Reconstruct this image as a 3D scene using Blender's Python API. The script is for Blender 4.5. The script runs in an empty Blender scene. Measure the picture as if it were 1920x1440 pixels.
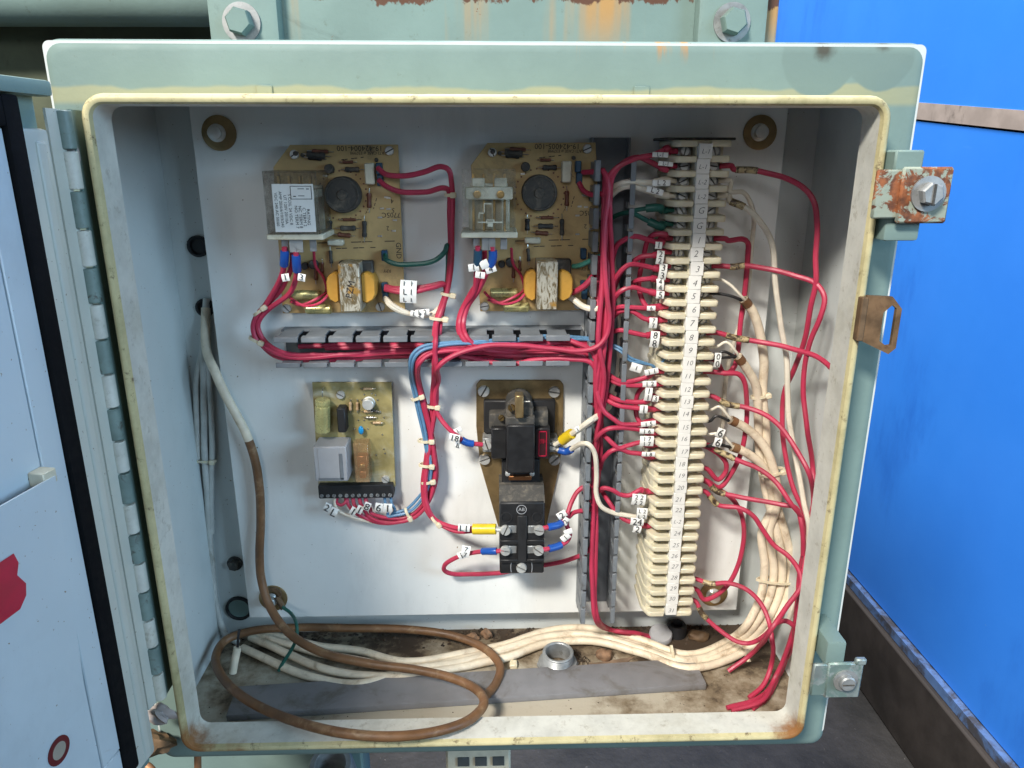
import bpy, bmesh, math, random, re
from mathutils import Vector, Matrix
random.seed(7)
S = bpy.context.scene
COL = S.collection
V = Vector
# ------------------------------------------------------------------ camera
CAM = V((-.0016, -.4372, .4103)); FPX = 1396.0
YAW, PIT, ROL = .0289, .2995, .0008
cy, sy, cp, sp = math.cos(YAW), math.sin(YAW), math.cos(PIT), math.sin(PIT)
FW = V((sy*cp, cy*cp, -sp)); RT = V((cy, -sy, 0)); UP = RT.cross(FW)
cd = bpy.data.cameras.new('camera'); cam = bpy.data.objects.new('camera', cd); COL.objects.link(cam)
cd.sensor_width = 36; cd.sensor_fit = 'HORIZONTAL'; cd.lens = FPX/1920*36; cd.clip_start = .01; cd.clip_end = 60
M3 = Matrix((RT, UP, -FW)).transposed()
cam.matrix_world = Matrix.Translation(CAM) @ M3.to_4x4() @ Matrix.Rotation(ROL, 4, 'Z')
S.camera = cam
# ------------------------------------------------------------------ light
wd = bpy.data.worlds.new('World'); S.world = wd; wd.use_nodes = True
wd.node_tree.nodes['Background'].inputs[0].default_value = (.80, .87, 1, 1)
wd.node_tree.nodes['Background'].inputs[1].default_value = .085
def area(name, loc, tgt, sx, sz, power, col):
    l = bpy.data.lights.new(name, 'AREA'); l.shape = 'RECTANGLE'; l.size = sx; l.size_y = sz
    l.energy = power; l.color = col
    o = bpy.data.objects.new(name, l); COL.objects.link(o); o.location = loc
    o.rotation_euler = (V(tgt)-V(loc)).to_track_quat('-Z', 'Y').to_euler()
    return o
area('ceiling_lamp', (-1.52, -2.40, 2.88), (0, .1, .2), .80, .50, 262, (1, .955, .88))
area('far_ceiling_lamp', (-.45, -4.2, 1.55), (0, .1, .25), 1.2, .8, 24, (.95, .97, 1))
area('skylight', (2.9, -1.9, 1.2), (-.2, .1, .2), 1.6, 1.4, 92, (.46, .73, 1))
area('machine_fill_light', (-.2, 1.2, 3.1), (.85, 1.6, .0), 1.6, .8, 190, (.96, .98, 1))  # fill light added to brighten the blue housing
S.view_settings.view_transform = 'Standard'; S.view_settings.look = 'None'
S.view_settings.gamma = 1; S.view_settings.use_curve_mapping = False; S.view_settings.exposure = 0
# ------------------------------------------------------------------ pixel -> place
DB = .143                                    # mounting panel plane
def ray(x, y): return FW + RT*((x-960)/FPX) - UP*((y-720)/FPX)
def atY(x, y, d): v = ray(x, y); return CAM + v*((d-CAM.y)/v.y)
def atX(x, y, d): v = ray(x, y); return CAM + v*((d-CAM.x)/v.x)
def atZ(x, y, d): v = ray(x, y); return CAM + v*((d-CAM.z)/v.z)
def P(x, y, h=0): return atY(x, y, DB-h*.001)          # h = mm in front of the panel
FLOOR = -.0158
def Fl(x, y, h=0): return atZ(x, y, FLOOR+h*.001)      # h = mm above the enclosure's floor
# ------------------------------------------------------------------ materials
def hexc(r, g, b):
    f = lambda c: (c/255/12.92 if c/255 <= .04045 else ((c/255+.055)/1.055)**2.4)
    return (f(r), f(g), f(b), 1)
class NT:
    def __init__(s, name):
        s.m = bpy.data.materials.new(name); s.m.use_nodes = True; s.t = s.m.node_tree
        s.b = s.t.nodes['Principled BSDF']; s.g = s.n('ShaderNodeNewGeometry').outputs['Position']
    def n(s, k, **kw):
        o = s.t.nodes.new(k)
        for a, v in kw.items(): setattr(o, a, v)
        return o
    def put(s, sock, v):
        if hasattr(v, 'is_linked'): s.t.links.new(v, sock)
        else: sock.default_value = v
    def noise(s, scale, detail=4, rough=.6, vec=None, dist=0):
        o = s.n('ShaderNodeTexNoise'); s.put(o.inputs['Vector'], vec or s.g)
        o.inputs['Scale'].default_value = scale; o.inputs['Detail'].default_value = detail
        o.inputs['Roughness'].default_value = rough; o.inputs['Distortion'].default_value = dist
        return o.outputs['Fac']
    def ramp(s, f, a, b):
        o = s.n('ShaderNodeMapRange'); o.interpolation_type = 'SMOOTHSTEP'; s.put(o.inputs[0], f)
        o.inputs[1].default_value = a; o.inputs[2].default_value = b; return o.outputs[0]
    def mix(s, f, a, b):
        o = s.n('ShaderNodeMix', data_type='RGBA'); s.put(o.inputs[0], f); s.put(o.inputs[6], a); s.put(o.inputs[7], b)
        return o.outputs[2]
    def math(s, op, a, b=0.):
        o = s.n('ShaderNodeMath', operation=op); s.put(o.inputs[0], a); s.put(o.inputs[1], b); return o.outputs[0]
    def map(s, sc, loc=(0, 0, 0)):
        o = s.n('ShaderNodeMapping'); s.put(o.inputs[0], s.g); o.inputs['Scale'].default_value = sc
        o.inputs['Location'].default_value = loc; return o.outputs[0]
    def xyz(s):
        o = s.n('ShaderNodeSeparateXYZ'); s.put(o.inputs[0], s.g); return o.outputs
    def dist(s, p):
        o = s.n('ShaderNodeVectorMath', operation='DISTANCE'); s.put(o.inputs[0], s.g); o.inputs[1].default_value = p
        return o.outputs['Value']
    def bump(s, f, st, d=.001):
        o = s.n('ShaderNodeBump'); o.inputs['Strength'].default_value = st; o.inputs['Distance'].default_value = d
        s.put(o.inputs['Height'], f); s.t.links.new(o.outputs[0], s.b.inputs['Normal'])
    def out(s, col, rough=.5, metal=0., **kw):
        s.put(s.b.inputs['Base Color'], col); s.put(s.b.inputs['Roughness'], rough); s.put(s.b.inputs['Metallic'], metal)
        for k, v in kw.items(): s.put(s.b.inputs[k.replace('_', ' ')], v)
        return s.m
def simple(name, c, rough=.5, metal=0., var=.15, scale=60, bump=.15, bs=400, dirt=None, dl=(.55, .75), ds=25, **kw):
    t = NT(name); n = t.noise(scale); dk = tuple(x*(1-var) for x in c[:3])+(1,); lt = tuple(min(1, x*(1+var*.6)) for x in c[:3])+(1,)
    col = t.mix(t.ramp(n, .3, .7), dk, lt)
    if dirt: col = t.mix(t.ramp(t.noise(ds, 8, .7, dist=.6), *dl), col, dirt)
    if bump: t.bump(t.noise(bs, 3), bump, .0004)
    r = t.mix(t.ramp(t.noise(scale*2), .3, .7), (rough*.85,)*3+(1,), (min(1, rough*1.15),)*3+(1,))
    o = t.n('ShaderNodeSeparateColor'); t.put(o.inputs[0], r)
    return t.out(col, o.outputs[0], metal, **kw)
DIRT = (.16, .11, .065, 1); RUST = (.20, .065, .022, 1); DUST = (.30, .25, .18, 1)
M = {}
M['red'] = simple('red_wire', (.44, .030, .074, 1), .50, dirt=(.23, .045, .055, 1), dl=(.50, .80), ds=45, var=.12)
M['white_wire'] = simple('white_wire', (.70, .64, .52, 1), .45, dirt=(.36, .28, .18, 1), dl=(.55, .8), ds=70)
M['cable'] = simple('beige_cable', (.76, .65, .49, 1), .5, dirt=(.34, .23, .13, 1), dl=(.5, .78), ds=55)
M['brown'] = simple('brown_cable', (.175, .083, .034, 1), .5, dirt=(.30, .19, .10, 1), dl=(.5, .75), ds=60, var=.35, scale=35)
M['grey_cable'] = simple('grey_cable', (.52, .51, .47, 1), .5, dirt=(.3, .27, .22, 1), ds=40)
M['green_wire'] = simple('green_wire', (.012, .10, .075, 1), .4)
M['blue_wire'] = simple('blue_wire', (.10, .22, .36, 1), .4)
M['black'] = simple('black_plastic', (.011, .011, .012, 1), .5, dirt=(.035, .032, .028, 1), dl=(.55, .9), ds=90, bump=.05)
M['soot'] = simple('black_rubber', (.012, .012, .013, 1), .6)
M['gasket'] = simple('rubber_gasket', (.007, .007, .008, 1), .85, Specular_IOR_Level=.12)
M['dusty_black'] = simple('dusty_black', (.05, .047, .042, 1), .7, dirt=(.17, .145, .11, 1), dl=(.45, .75), ds=120)
M['duct'] = simple('grey_duct', (.17, .185, .20, 1), .42, dirt=(.09, .085, .08, 1), ds=30)
M['ductdark'] = simple('dark_duct', (.075, .085, .088, 1), .5, dirt=(.05, .05, .045, 1), ds=30)
M['cover'] = simple('grey_cover', (.215, .21, .215, 1), .55, dirt=(.13, .115, .095, 1), dl=(.5, .7), ds=22, var=.1)
M['fin'] = simple('terminal_cream', (.66, .605, .45, 1), .42, dirt=(.45, .37, .22, 1), dl=(.58, .85), ds=45, var=.08, bump=.05,
                  Subsurface_Weight=.15, Subsurface_Radius=(.004, .003, .0015), Subsurface_Scale=.6)
M['paper'] = simple('white_tag', (.80, .79, .75, 1), .6, var=.05, dirt=(.55, .5, .4, 1), dl=(.62, .9), ds=90)
M['ink'] = simple('black_ink', (.012, .012, .014, 1), .6, bump=0)
M['pencil'] = simple('pen_ink', (.03, .03, .04, 1), .6, bump=0)
M['oldtag'] = simple('yellowed_tag', (.46, .36, .19, 1), .45, dirt=(.05, .03, .018, 1), dl=(.42, .56), ds=210)
M['steel'] = simple('zinc_steel', (.66, .66, .63, 1), .36, .55, var=.15, dirt=(.3, .26, .2, 1), dl=(.6, .85), ds=140)
M['dullsteel'] = simple('dull_zinc', (.33, .34, .34, 1), .5, .5, var=.25, dirt=(.16, .15, .13, 1), ds=110)
M['solder'] = simple('solder', (.62, .60, .55, 1), .3, 1)
M['brass'] = simple('brass', (.55, .38, .16, 1), .36, 1, var=.3, dirt=(.14, .09, .04, 1), ds=100)
M['goldplate'] = simple('yellow_zinc', (.33, .235, .115, 1), .42, .75, var=.35, scale=30, dirt=(.12, .08, .04, 1), dl=(.5, .8), ds=40)
M['copper'] = simple('copper', (.45, .2, .09, 1), .4, 1)
M['pcb'] = simple('phenolic_board', (.52, .355, .150, 1), .5, var=.18, scale=40, dirt=(.13, .08, .035, 1), dl=(.52, .8), ds=28)
M['pcb2'] = simple('fibreglass_board', (.30, .245, .10, 1), .4, var=.35, scale=45, dirt=(.42, .40, .30, 1), dl=(.48, .72), ds=35)
M['resin'] = simple('amber_cap', (.60, .55, .24, 1), .28, .45, var=.2, dirt=(.2, .15, .06, 1), ds=120)
M['tape'] = simple('yellow_tape', (.52, .275, .045, 1), .42, var=.15, dirt=(.28, .12, .02, 1), ds=60)
M['blue_ferrule'] = simple('blue_ferrule', (.012, .075, .34, 1), .35)
M['teal_ferrule'] = simple('teal_ferrule', (.02, .07, .13, 1), .35)
M['yellow_ferrule'] = simple('yellow_ferrule', (.72, .50, .02, 1), .35)
M['nylon'] = simple('nylon_tie', (.68, .60, .43, 1), .4, var=.1, Subsurface_Weight=.2, Subsurface_Radius=(.003, .002, .001), Subsurface_Scale=.5)
M['cream'] = simple('cream_plastic', (.66, .62, .48, 1), .4, dirt=(.4, .33, .2, 1), ds=80)
M['relaygrey'] = simple('grey_relay', (.37, .37, .38, 1), .5, var=.08, dirt=(.28, .26, .22, 1), ds=40)
M['resbrown'] = simple('brown_resistor', (.16, .055, .03, 1), .45)
M['restan'] = simple('tan_resistor', (.50, .33, .18, 1), .4)
M['bluecap'] = simple('blue_capacitor', (.01, .26, .55, 1), .25)
M['redlabel'] = simple('red_label', (.035, .006, .008, 1), .45)
M['cork'] = simple('clay_lump', (.26, .15, .085, 1), .9, var=.4, scale=150, bump=.8)
M['debris'] = simple('dirt_crumbs', (.06, .04, .025, 1), .95, var=.6, scale=90, bump=.6)
M['pinklint'] = simple('lint', (.40, .35, .33, 1), .95, var=.2)
M['card'] = simple('card_scrap', (.22, .15, .10, 1), .85, var=.3)
M['redsticker'] = simple('red_sticker', (.52, .012, .05, 1), .4, bump=0)
M['darkred'] = simple('dark_red_sticker', (.13, .012, .015, 1), .5, bump=0)
M['sticker_grey'] = simple('sticker_grey', (.36, .32, .26, 1), .6, bump=0)
def clearmat():
    t = NT('dusty_clear_plastic'); n = t.ramp(t.noise(60, 6, .7), .35, .75)
    a = t.math('MULTIPLY_ADD', n, .30); t.t.nodes[-1].inputs[2].default_value = .16
    return t.out(t.mix(n, (.20, .17, .125, 1), (.12, .095, .065, 1)), .18, 0., Alpha=a)
M['clear'] = clearmat()
def clear2():
    t = NT('clear_plastic'); n = t.ramp(t.noise(60, 6, .7), .4, .75)
    return t.out((.30, .27, .20, 1), .15, 0., Alpha=t.math('MULTIPLY', n, .30))
M['clear2'] = clear2()
def ambermat():
    t = NT('amber_clear_plastic'); return t.out((.62, .36, .18, 1), .12, 0., Alpha=.28)
M['amber'] = ambermat()
def lamin():
    t = NT('lacquered_iron'); n = t.noise(170, 6, .7, vec=t.map((1.6, 1, .5)), dist=1.2)
    c = t.mix(t.ramp(n, .42, .56), (.16, .12, .06, 1), (.52, .49, .40, 1)); c = t.mix(t.ramp(t.noise(90, 5, .6), .56, .66), c, (.40, .22, .05, 1))
    t.bump(n, .5, .0006); return t.out(c, .38, .35)
M['lam'] = lamin()
def paintwhite(name, base, streak=.66):
    t = NT(name); c = t.mix(t.ramp(t.noise(9, 5), .3, .7), tuple(x*.93 for x in base)+(1,), base+(1,))
    c = t.mix(t.ramp(t.noise(55, 9, .75, dist=.8), .66, .80), c, (.36, .32, .24, 1))
    c = t.mix(t.ramp(t.noise(420, 2, .5), .72, .76), c, (.25, .20, .14, 1))
    c = t.mix(t.math('MULTIPLY', t.ramp(t.noise(7, 7, .7, vec=t.map((2.4, 1, .7))), .48, .72), .55), c, tuple(x*.74 for x in base)+(1,))
    c = t.mix(t.ramp(t.noise(18, 9, .8, vec=t.map((6, 1, .5), (2, 0, 1))), .68, .74), c, tuple(x*streak for x in base)+(1,))
    t.bump(t.noise(260, 3), .12, .0005); return t.out(c, .42)
M['panel'] = paintwhite('panel_white', (.79, .80, .77))
M['inside'] = paintwhite('inside_white', (.62, .65, .63))
M['doorin'] = paintwhite('door_white', (.58, .66, .71), .93)
M['doorgrey'] = paintwhite('door_edge_grey', (.60, .605, .54))
def floorpaint():
    t = NT('dirty_floor_paint'); x = t.xyz()
    n = t.noise(22, 9, .68); m = t.noise(120, 6, .7)
    # grime lies thickest against the back wall and in the right corner
    back = t.ramp(x['Y'], .075, .150); rt = t.ramp(x['X'], .02, .22)
    k = t.math('ADD', t.math('ADD', n, t.math('MULTIPLY', back, .26)), t.math('MULTIPLY', rt, .13))
    c = t.mix(t.ramp(k, .50, .70), (.46, .41, .32, 1), (.22, .17, .11, 1))
    c = t.mix(t.ramp(t.math('ADD', k, t.math('MULTIPLY', m, .25)), .78, .92), c, (.055, .036, .022, 1))
    c = t.mix(t.ramp(t.noise(150, 5, .7), .66, .70), c, (.04, .028, .02, 1))
    t.bump(t.noise(180, 6), .5, .001); return t.out(c, .7)
M['floorin'] = floorpaint()
def lipmat(name, c0, amt):
    t = NT(name); x = t.xyz()
    c = t.mix(t.ramp(t.noise(40, 6, .7), .35, .7), c0+(1,), tuple(v*.80 for v in c0)+(1,))
    c = t.mix(t.math('MULTIPLY', t.ramp(t.noise(130, 7, .75), .55, .67), amt), c, (.19, .145, .08, 1))
    c = t.mix(t.math('MULTIPLY', t.ramp(t.noise(12, 8, .75), .45, .7), .75*amt), c, (.27, .235, .11, 1))
    for p, r in (((.221, .0, .004), .036), ((-.222, 0, .003), .045), ((-.09, 0, -.008), .022), ((-.14, 0, -.008), .022), ((-.19, 0, -.006), .026)):
        d = t.math('ADD', t.math('DIVIDE', t.dist(p), r), t.math('MULTIPLY', t.noise(70, 6, .7), .9))
        c = t.mix(t.ramp(d, 1.05, .62), c, (.26, .115, .035, 1))
    t.bump(t.noise(300, 4), .25, .0005); return t.out(c, .55)
M['lipcream'] = lipmat('lip_cream', (.59, .52, .29), 1.)
M['lipwhite'] = lipmat('lip_white', (.66, .655, .59), .35)
GREEN = (.185, .262, .240)
def greenpaint(name, chips, streak=False, special=False):
    t = NT(name); x = t.xyz(); G = GREEN
    c = t.mix(t.ramp(t.noise(14, 5), .3, .7), tuple(v*.92 for v in G)+(1,), tuple(v*1.06 for v in G)+(1,))
    c = t.mix(t.ramp(t.noise(90, 8, .8), .60, .74), c, (.12, .15, .12, 1))
    c = t.mix(t.ramp(t.noise(9, 9, .75, dist=1.), .60, .72), c, tuple(v*.72 for v in G)+(1,))
    if special:
        # old cream paint showing in a wavy band beside the lip, and damp hand marks
        wav = t.math('MULTIPLY', t.noise(16, 3, .6, vec=t.map((1, 1, .2))), .014)
        band = t.math('SUBTRACT', x['Z'], t.math('ADD', wav, .4405))
        f = t.math('MULTIPLY', t.math('MULTIPLY', t.ramp(x['Z'], .436, .440), t.ramp(band, .0012, -.0012)), t.ramp(t.noise(30, 4), .15, .32))
        c = t.mix(f, c, (.30, .315, .205, 1))
        for p, r in (((.1895, .024, .464), .023), ((.225, .024, .4655), .021)):
            c = t.mix(t.ramp(t.math('ADD', t.dist(p), t.math('MULTIPLY', t.noise(60), .004)), r+.002, r), c, tuple(v*.86 for v in G)+(1,))
        for p, r in (((.1915, .024, .468), .0052), ((.226, .024, .4715), .004)):
            c = t.mix(t.ramp(t.math('ADD', t.dist(p), t.math('MULTIPLY', t.noise(150), .006)), r+.006, r), c, (.07, .07, .055, 1))
        rs = t.math('MULTIPLY', t.ramp(t.noise(60, 5, .7, vec=t.map((1, .1, .12))), .55, .66), t.ramp(x['Z'], .458, .4735))
        rs = t.math('MULTIPLY', rs, t.math('MULTIPLY', t.ramp(x['X'], .02, .05), t.ramp(x['X'], .14, .11)))
        c = t.mix(rs, c, (.40, .21, .07, 1))
    if streak:
        s = t.math('MULTIPLY', t.ramp(t.noise(26, 4, .55, vec=t.map((1, .2, .04), (.6, 0, 0))), .53, .66), t.ramp(x['Z'], .47, .52))
        c = t.mix(s, c, (.42, .24, .09, 1))
        top = t.math('ADD', x['Z'], t.math('MULTIPLY', t.noise(22, 6, .7, vec=t.map((1, 1, .6))), .05))
        c = t.mix(t.math('MULTIPLY', t.ramp(top, .5455, .5475), t.ramp(top, .5580, .5560)), c, (.11, .05, .03, 1))
    ch = t.ramp(t.noise(38, 8, .7, dist=.4), chips, chips+.012)
    c = t.mix(ch, c, RUST)
    t.bump(t.math('SUBTRACT', t.noise(220, 3), t.math('MULTIPLY', ch, 1.5)), .3, .0006)
    return t.out(c, t.mix(t.ramp(t.noise(25, 6), .3, .7), (.50,)*3+(1,), (.72,)*3+(1,)), 0., Specular_IOR_Level=.28)
M['green'] = greenpaint('green_paint', .80, special=True)
M['greenbeam'] = greenpaint('green_beam_paint', .675, streak=True)
M['greenpart'] = greenpaint('green_bracket_paint', .74)
M['hingegreen'] = simple('worn_hinge_green', (.19, .255, .235, 1), .5, var=.2, dirt=(.07, .05, .035, 1), dl=(.55, .7), ds=120)
M['olive'] = simple('dark_olive_paint', (.085, .10, .06, 1), .6, var=.3, scale=20, dirt=(.05, .045, .03, 1))  # dark olive green paint, mottled at random
def rusty(name, lo, hi):
    t = NT(name); n = t.noise(75, 8, .7, dist=.5)
    r = t.mix(t.ramp(t.noise(160, 6), .35, .7), (.10, .035, .016, 1), (.32, .105, .036, 1))
    c = t.mix(t.ramp(n, lo, hi), r, (.28, .32, .26, 1)); t.bump(t.noise(260, 6), .6, .0008)
    return t.out(c, .75)
M['rustclamp'] = rusty('rusty_clamp', .50, .54)
M['rusttab'] = simple('tan_rust', (.155, .095, .05, 1), .6, .3, var=.4, scale=90, dirt=(.09, .04, .02, 1), ds=70)
M['zincclamp'] = simple('painted_zinc', (.30, .35, .34, 1), .5, .4, var=.3, dirt=GREEN+(1,), dl=(.5, .56), ds=60)
def bluepaint():
    t = NT('blue_paint'); c = t.mix(t.ramp(t.noise(1.8, 6), .3, .7), (.030, .215, .80, 1), (.038, .245, .86, 1))
    c = t.mix(t.ramp(t.noise(40, 7, .8), .715, .74), c, (.02, .07, .28, 1))
    c = t.mix(t.ramp(t.noise(24, 7, .75, vec=t.map((1, 1, 1), (4, 2, 7))), .70, .73), c, (.18, .36, .72, 1))
    c = t.mix(t.ramp(t.noise(6, 9, .8, vec=t.map((1, 1, 7), (3, 1, 2))), .62, .72), c, (.055, .27, .80, 1))
    c = t.mix(t.ramp(t.noise(3, 8, .7, vec=t.map((1, 1.4, .5), (9, 1, 2))), .56, .74), c, (.024, .175, .70, 1))
    t.bump(t.noise(22, 5), .06, .004); return t.out(c, t.mix(t.ramp(t.noise(5, 6), .3, .7), (.28,)*3+(1,), (.5,)*3+(1,)))
M['blue'] = bluepaint()
M['paleblue'] = simple('scuffed_blue', (.09, .17, .36, 1), .7, var=.15, dirt=(.05, .05, .06, 1), dl=(.45, .6), ds=14)
M['band'] = simple('grey_band', (.36, .30, .27, 1), .7, var=.2, scale=14, dirt=(.12, .10, .09, 1), ds=12)
M['plinth'] = simple('brown_plinth', (.036, .028, .024, 1), .7, var=.4, scale=8, dirt=(.025, .02, .018, 1), ds=9)
def concrete():
    t = NT('workshop_concrete'); c = t.mix(t.ramp(t.noise(5, 9, .7), .3, .7), (.010, .009, .008, 1), (.042, .037, .034, 1))
    c = t.mix(t.ramp(t.noise(60, 6, .75), .63, .70), c, (.17, .15, .135, 1))
    c = t.mix(t.ramp(t.noise(16, 6, .7), .60, .72), c, (.010, .015, .013, 1))
    t.bump(t.noise(50, 6), .5, .004); return t.out(c, .6)
M['concrete'] = concrete()
# ------------------------------------------------------------------ mesh helpers
WL = {}                                      # world location of each thing
class MB:
    def __init__(s): s.v = []; s.f = []; s.m = []
    def add(s, vs, fs, mi=0):
        o = len(s.v); s.v += [V(p) for p in vs]; s.f += [tuple(i+o for i in f) for f in fs]; s.m += [mi]*len(fs); return s
    def box(s, x0, x1, y0, y1, z0, z1, bev=0, mi=0, seg=1, mat=None):
        bm = bmesh.new(); bmesh.ops.create_cube(bm, size=1)
        for v in bm.verts: v.co = V((x0+(v.co.x+.5)*(x1-x0), y0+(v.co.y+.5)*(y1-y0), z0+(v.co.z+.5)*(z1-z0)))
        if bev: bmesh.ops.bevel(bm, geom=bm.edges[:], offset=bev, segments=seg, profile=.6, affect='EDGES')
        return s.bm(bm, mi, mat)
    def bm(s, bm, mi=0, mat=None):
        bmesh.ops.recalc_face_normals(bm, faces=bm.faces[:])
        bm.verts.index_update()
        s.add([(mat @ v.co) if mat else v.co.copy() for v in bm.verts], [[v.index for v in f.verts] for f in bm.faces], mi); bm.free(); return s
    def cyl(s, a, b, r0, r1=None, n=16, mi=0, bev=0):
        r1 = r0 if r1 is None else r1; a, b = V(a), V(b); L = (b-a).length
        pr = [(0, 0), (r0, 0), (r1, L), (0, L)] if not bev else [(0, 0), (r0-bev, 0), (r0, bev), (r1, L-bev), (r1-bev, L), (0, L)]
        return s.lathe(a, b-a, pr, n, mi)
    def lathe(s, o, d, prof, n=16, mi=0):
        d = V(d).normalized(); u = d.orthogonal().normalized(); w = d.cross(u); o = V(o); vs = []; fs = []; rings = []
        for r, t in prof:
            if r < 1e-9: rings.append([len(vs)]); vs.append(o+d*t)
            else:
                rings.append(list(range(len(vs), len(vs)+n)))
                vs += [o+d*t+(u*math.cos(6.2831853*k/n)+w*math.sin(6.2831853*k/n))*r for k in range(n)]
        for A, B in zip(rings, rings[1:]):
            for k in range(n):
                k2 = (k+1) % n
                if len(A) == 1 and len(B) == 1: continue
                if len(A) == 1: fs.append((A[0], B[k2], B[k]))
                elif len(B) == 1: fs.append((A[k], A[k2], B[0]))
                else: fs.append((A[k], A[k2], B[k2], B[k]))
        return s.add(vs, fs, mi)
    def tube(s, pts, r, n=8, mi=0, sub=6, closed=False):
        pts = smooth(pts, sub, closed); N = len(pts); rr = r if hasattr(r, '__len__') else None
        tang = [((pts[(i+1) % N] if closed or i < N-1 else pts[i])-(pts[i-1] if closed or i > 0 else pts[i])).normalized() for i in range(N)]
        u = tang[0].orthogonal().normalized(); vs = []; fs = []
        for i in range(N):
            u = (u-tang[i]*u.dot(tang[i])).normalized(); w = tang[i].cross(u)
            ra = rr[0]+(rr[1]-rr[0])*i/(N-1) if rr else r
            vs += [pts[i]+(u*math.cos(6.2831853*k/n)+w*math.sin(6.2831853*k/n))*ra for k in range(n)]
        for i in range(N if closed else N-1):
            j = (i+1) % N
            fs += [(i*n+k, i*n+(k+1) % n, j*n+(k+1) % n, j*n+k) for k in range(n)]
        if not closed: fs += [tuple(range(n-1, -1, -1)), tuple(range((N-1)*n, N*n))]
        return s.add(vs, fs, mi)
    def prism(s, poly, y0, y1, bev=0, mi=0):          # polygon in x,z pushed from y0 (front) to y1
        bm = bmesh.new(); a = [bm.verts.new((x, y0, z)) for x, z in poly]; f = bm.faces.new(a)
        r = bmesh.ops.extrude_face_region(bm, geom=[f])
        for e in r['geom']:
            if isinstance(e, bmesh.types.BMVert): e.co.y = y1
        if bev: bmesh.ops.bevel(bm, geom=bm.edges[:], offset=bev, segments=1, affect='EDGES')
        return s.bm(bm, mi)
    def text(s, t, o, right, up, size, mi=1, shear=0, thin=0):
        vs, fs = glyphs(t, thin); R_, U_ = V(right).normalized(), V(up).normalized(); o = V(o)
        return s.add([o+R_*((x+shear*y)*size)+U_*(y*size) for x, y in vs], fs, mi)
def smooth(pts, sub, closed=False):
    pts = [V(p) for p in pts]
    if len(pts) < 3 or sub <= 1: return pts
    out = []; N = len(pts)
    for i in range(N if closed else N-1):
        g = (lambda k: pts[k % N]) if closed else (lambda k: pts[max(0, min(N-1, k))])
        a, b, c, d = g(i-1), g(i), g(i+1), g(i+2)
        ta = max(1e-5, (b-a).length**.5); tb = max(1e-5, (c-b).length**.5); tc = max(1e-5, (d-c).length**.5)
        m1 = (c-b)+((b-a)/ta-(c-a)/(ta+tb))*tb if (b-a).length > 1e-6 else (c-b)
        m2 = (c-b)+((d-c)/tc-(d-b)/(tb+tc))*tb if (d-c).length > 1e-6 else (c-b)
        for k in range(sub):
            t = k/sub; t2 = t*t; t3 = t2*t
            out.append(b*(2*t3-3*t2+1)+m1*(t3-2*t2+t)+c*(-2*t3+3*t2)+m2*(t3-t2))
    if not closed: out.append(pts[-1])
    return out
GL = {}
def glyphs(t, off=0.):
    key = (t, off)
    if key not in GL:
        c = bpy.data.curves.new('lettering', 'FONT'); c.body = t; c.align_x = 'CENTER'; c.align_y = 'CENTER'; c.resolution_u = 2; c.offset = off
        o = bpy.data.objects.new('lettering', c); me = o.to_mesh()
        GL[key] = ([(v.co.x, v.co.y) for v in me.vertices], [tuple(p.vertices) for p in me.polygons])
        o.to_mesh_clear(); bpy.data.objects.remove(o); bpy.data.curves.remove(c)
    return GL[key]
def obj(name, mb, mat, parent=None, flat=False, origin=None, lab=None, cat=None, grp=None, kind=None):
    lo = V([min(v[i] for v in mb.v) for i in range(3)]); hi = V([max(v[i] for v in mb.v) for i in range(3)])
    c = V(origin) if origin is not None else (lo+hi)/2
    if parent is None and origin is None: c.z = lo.z
    me = bpy.data.meshes.new(name); me.from_pydata([v-c for v in mb.v], [], mb.f)
    for m_ in (mat if isinstance(mat, (list, tuple)) else [mat]): me.materials.append(M[m_])
    me.polygons.foreach_set('material_index', mb.m)
    if not flat:
        me.polygons.foreach_set('use_smooth', [True]*len(mb.f)); me.set_sharp_from_angle(angle=math.radians(40))
    me.update(); o = bpy.data.objects.new(name, me); COL.objects.link(o); WL[o] = c
    if parent: o.parent = parent; o.location = c-WL[parent]
    else: o.location = c
    return tag(o, lab, cat, grp, kind)
NW = 'zero one two three four five six seven eight nine ten eleven twelve thirteen fourteen fifteen sixteen seventeen eighteen nineteen twenty'.split()
def words(s):
    def f(m):
        k = int(m.group()); return NW[k] if k <= 20 else ('thirty' if k >= 30 else 'twenty')+('-'+NW[k % 10] if k % 10 else '')
    return re.sub(r'(?<![L\-\d])\d+', f, s)
def tag(o, lab=None, cat=None, grp=None, kind=None):
    if lab: lab = words(lab)
    for k, v in (('label', lab), ('category', cat), ('group', grp), ('kind', kind)):
        if v: o[k] = v
    return o
def thing(name, loc, lab, cat, grp=None):
    o = bpy.data.objects.new(name, None); COL.objects.link(o); o.location = loc; WL[o] = V(loc); o.empty_display_size = .01
    return tag(o, lab, cat, grp)
def inst(src, name, loc, parent, rot=None):
    o = bpy.data.objects.new(name, src.data); COL.objects.link(o); WL[o] = V(loc); o.parent = parent; o.location = V(loc)-WL[parent]
    if rot: o.rotation_euler = rot
    return o
def pext(x0, y0, x1, y1, h):
    a, b = P(x0, y0, h), P(x1, y1, h); c, d = P(x0, y1, h), P(x1, y0, h)
    return (a.x+c.x)/2, (b.x+d.x)/2, (b.z+c.z)/2, (a.z+d.z)/2
def pbox(name, x0, y0, x1, y1, h0, h1, mat, parent, bev=.0006, seg=1):
    X0, X1, Z0, Z1 = pext(x0, y0, x1, y1, h1)
    return obj(name, MB().box(X0, X1, DB-h1*.001, DB-h0*.001, Z0, Z1, bev, 0, seg), mat, parent)
SCREW = {}
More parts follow.
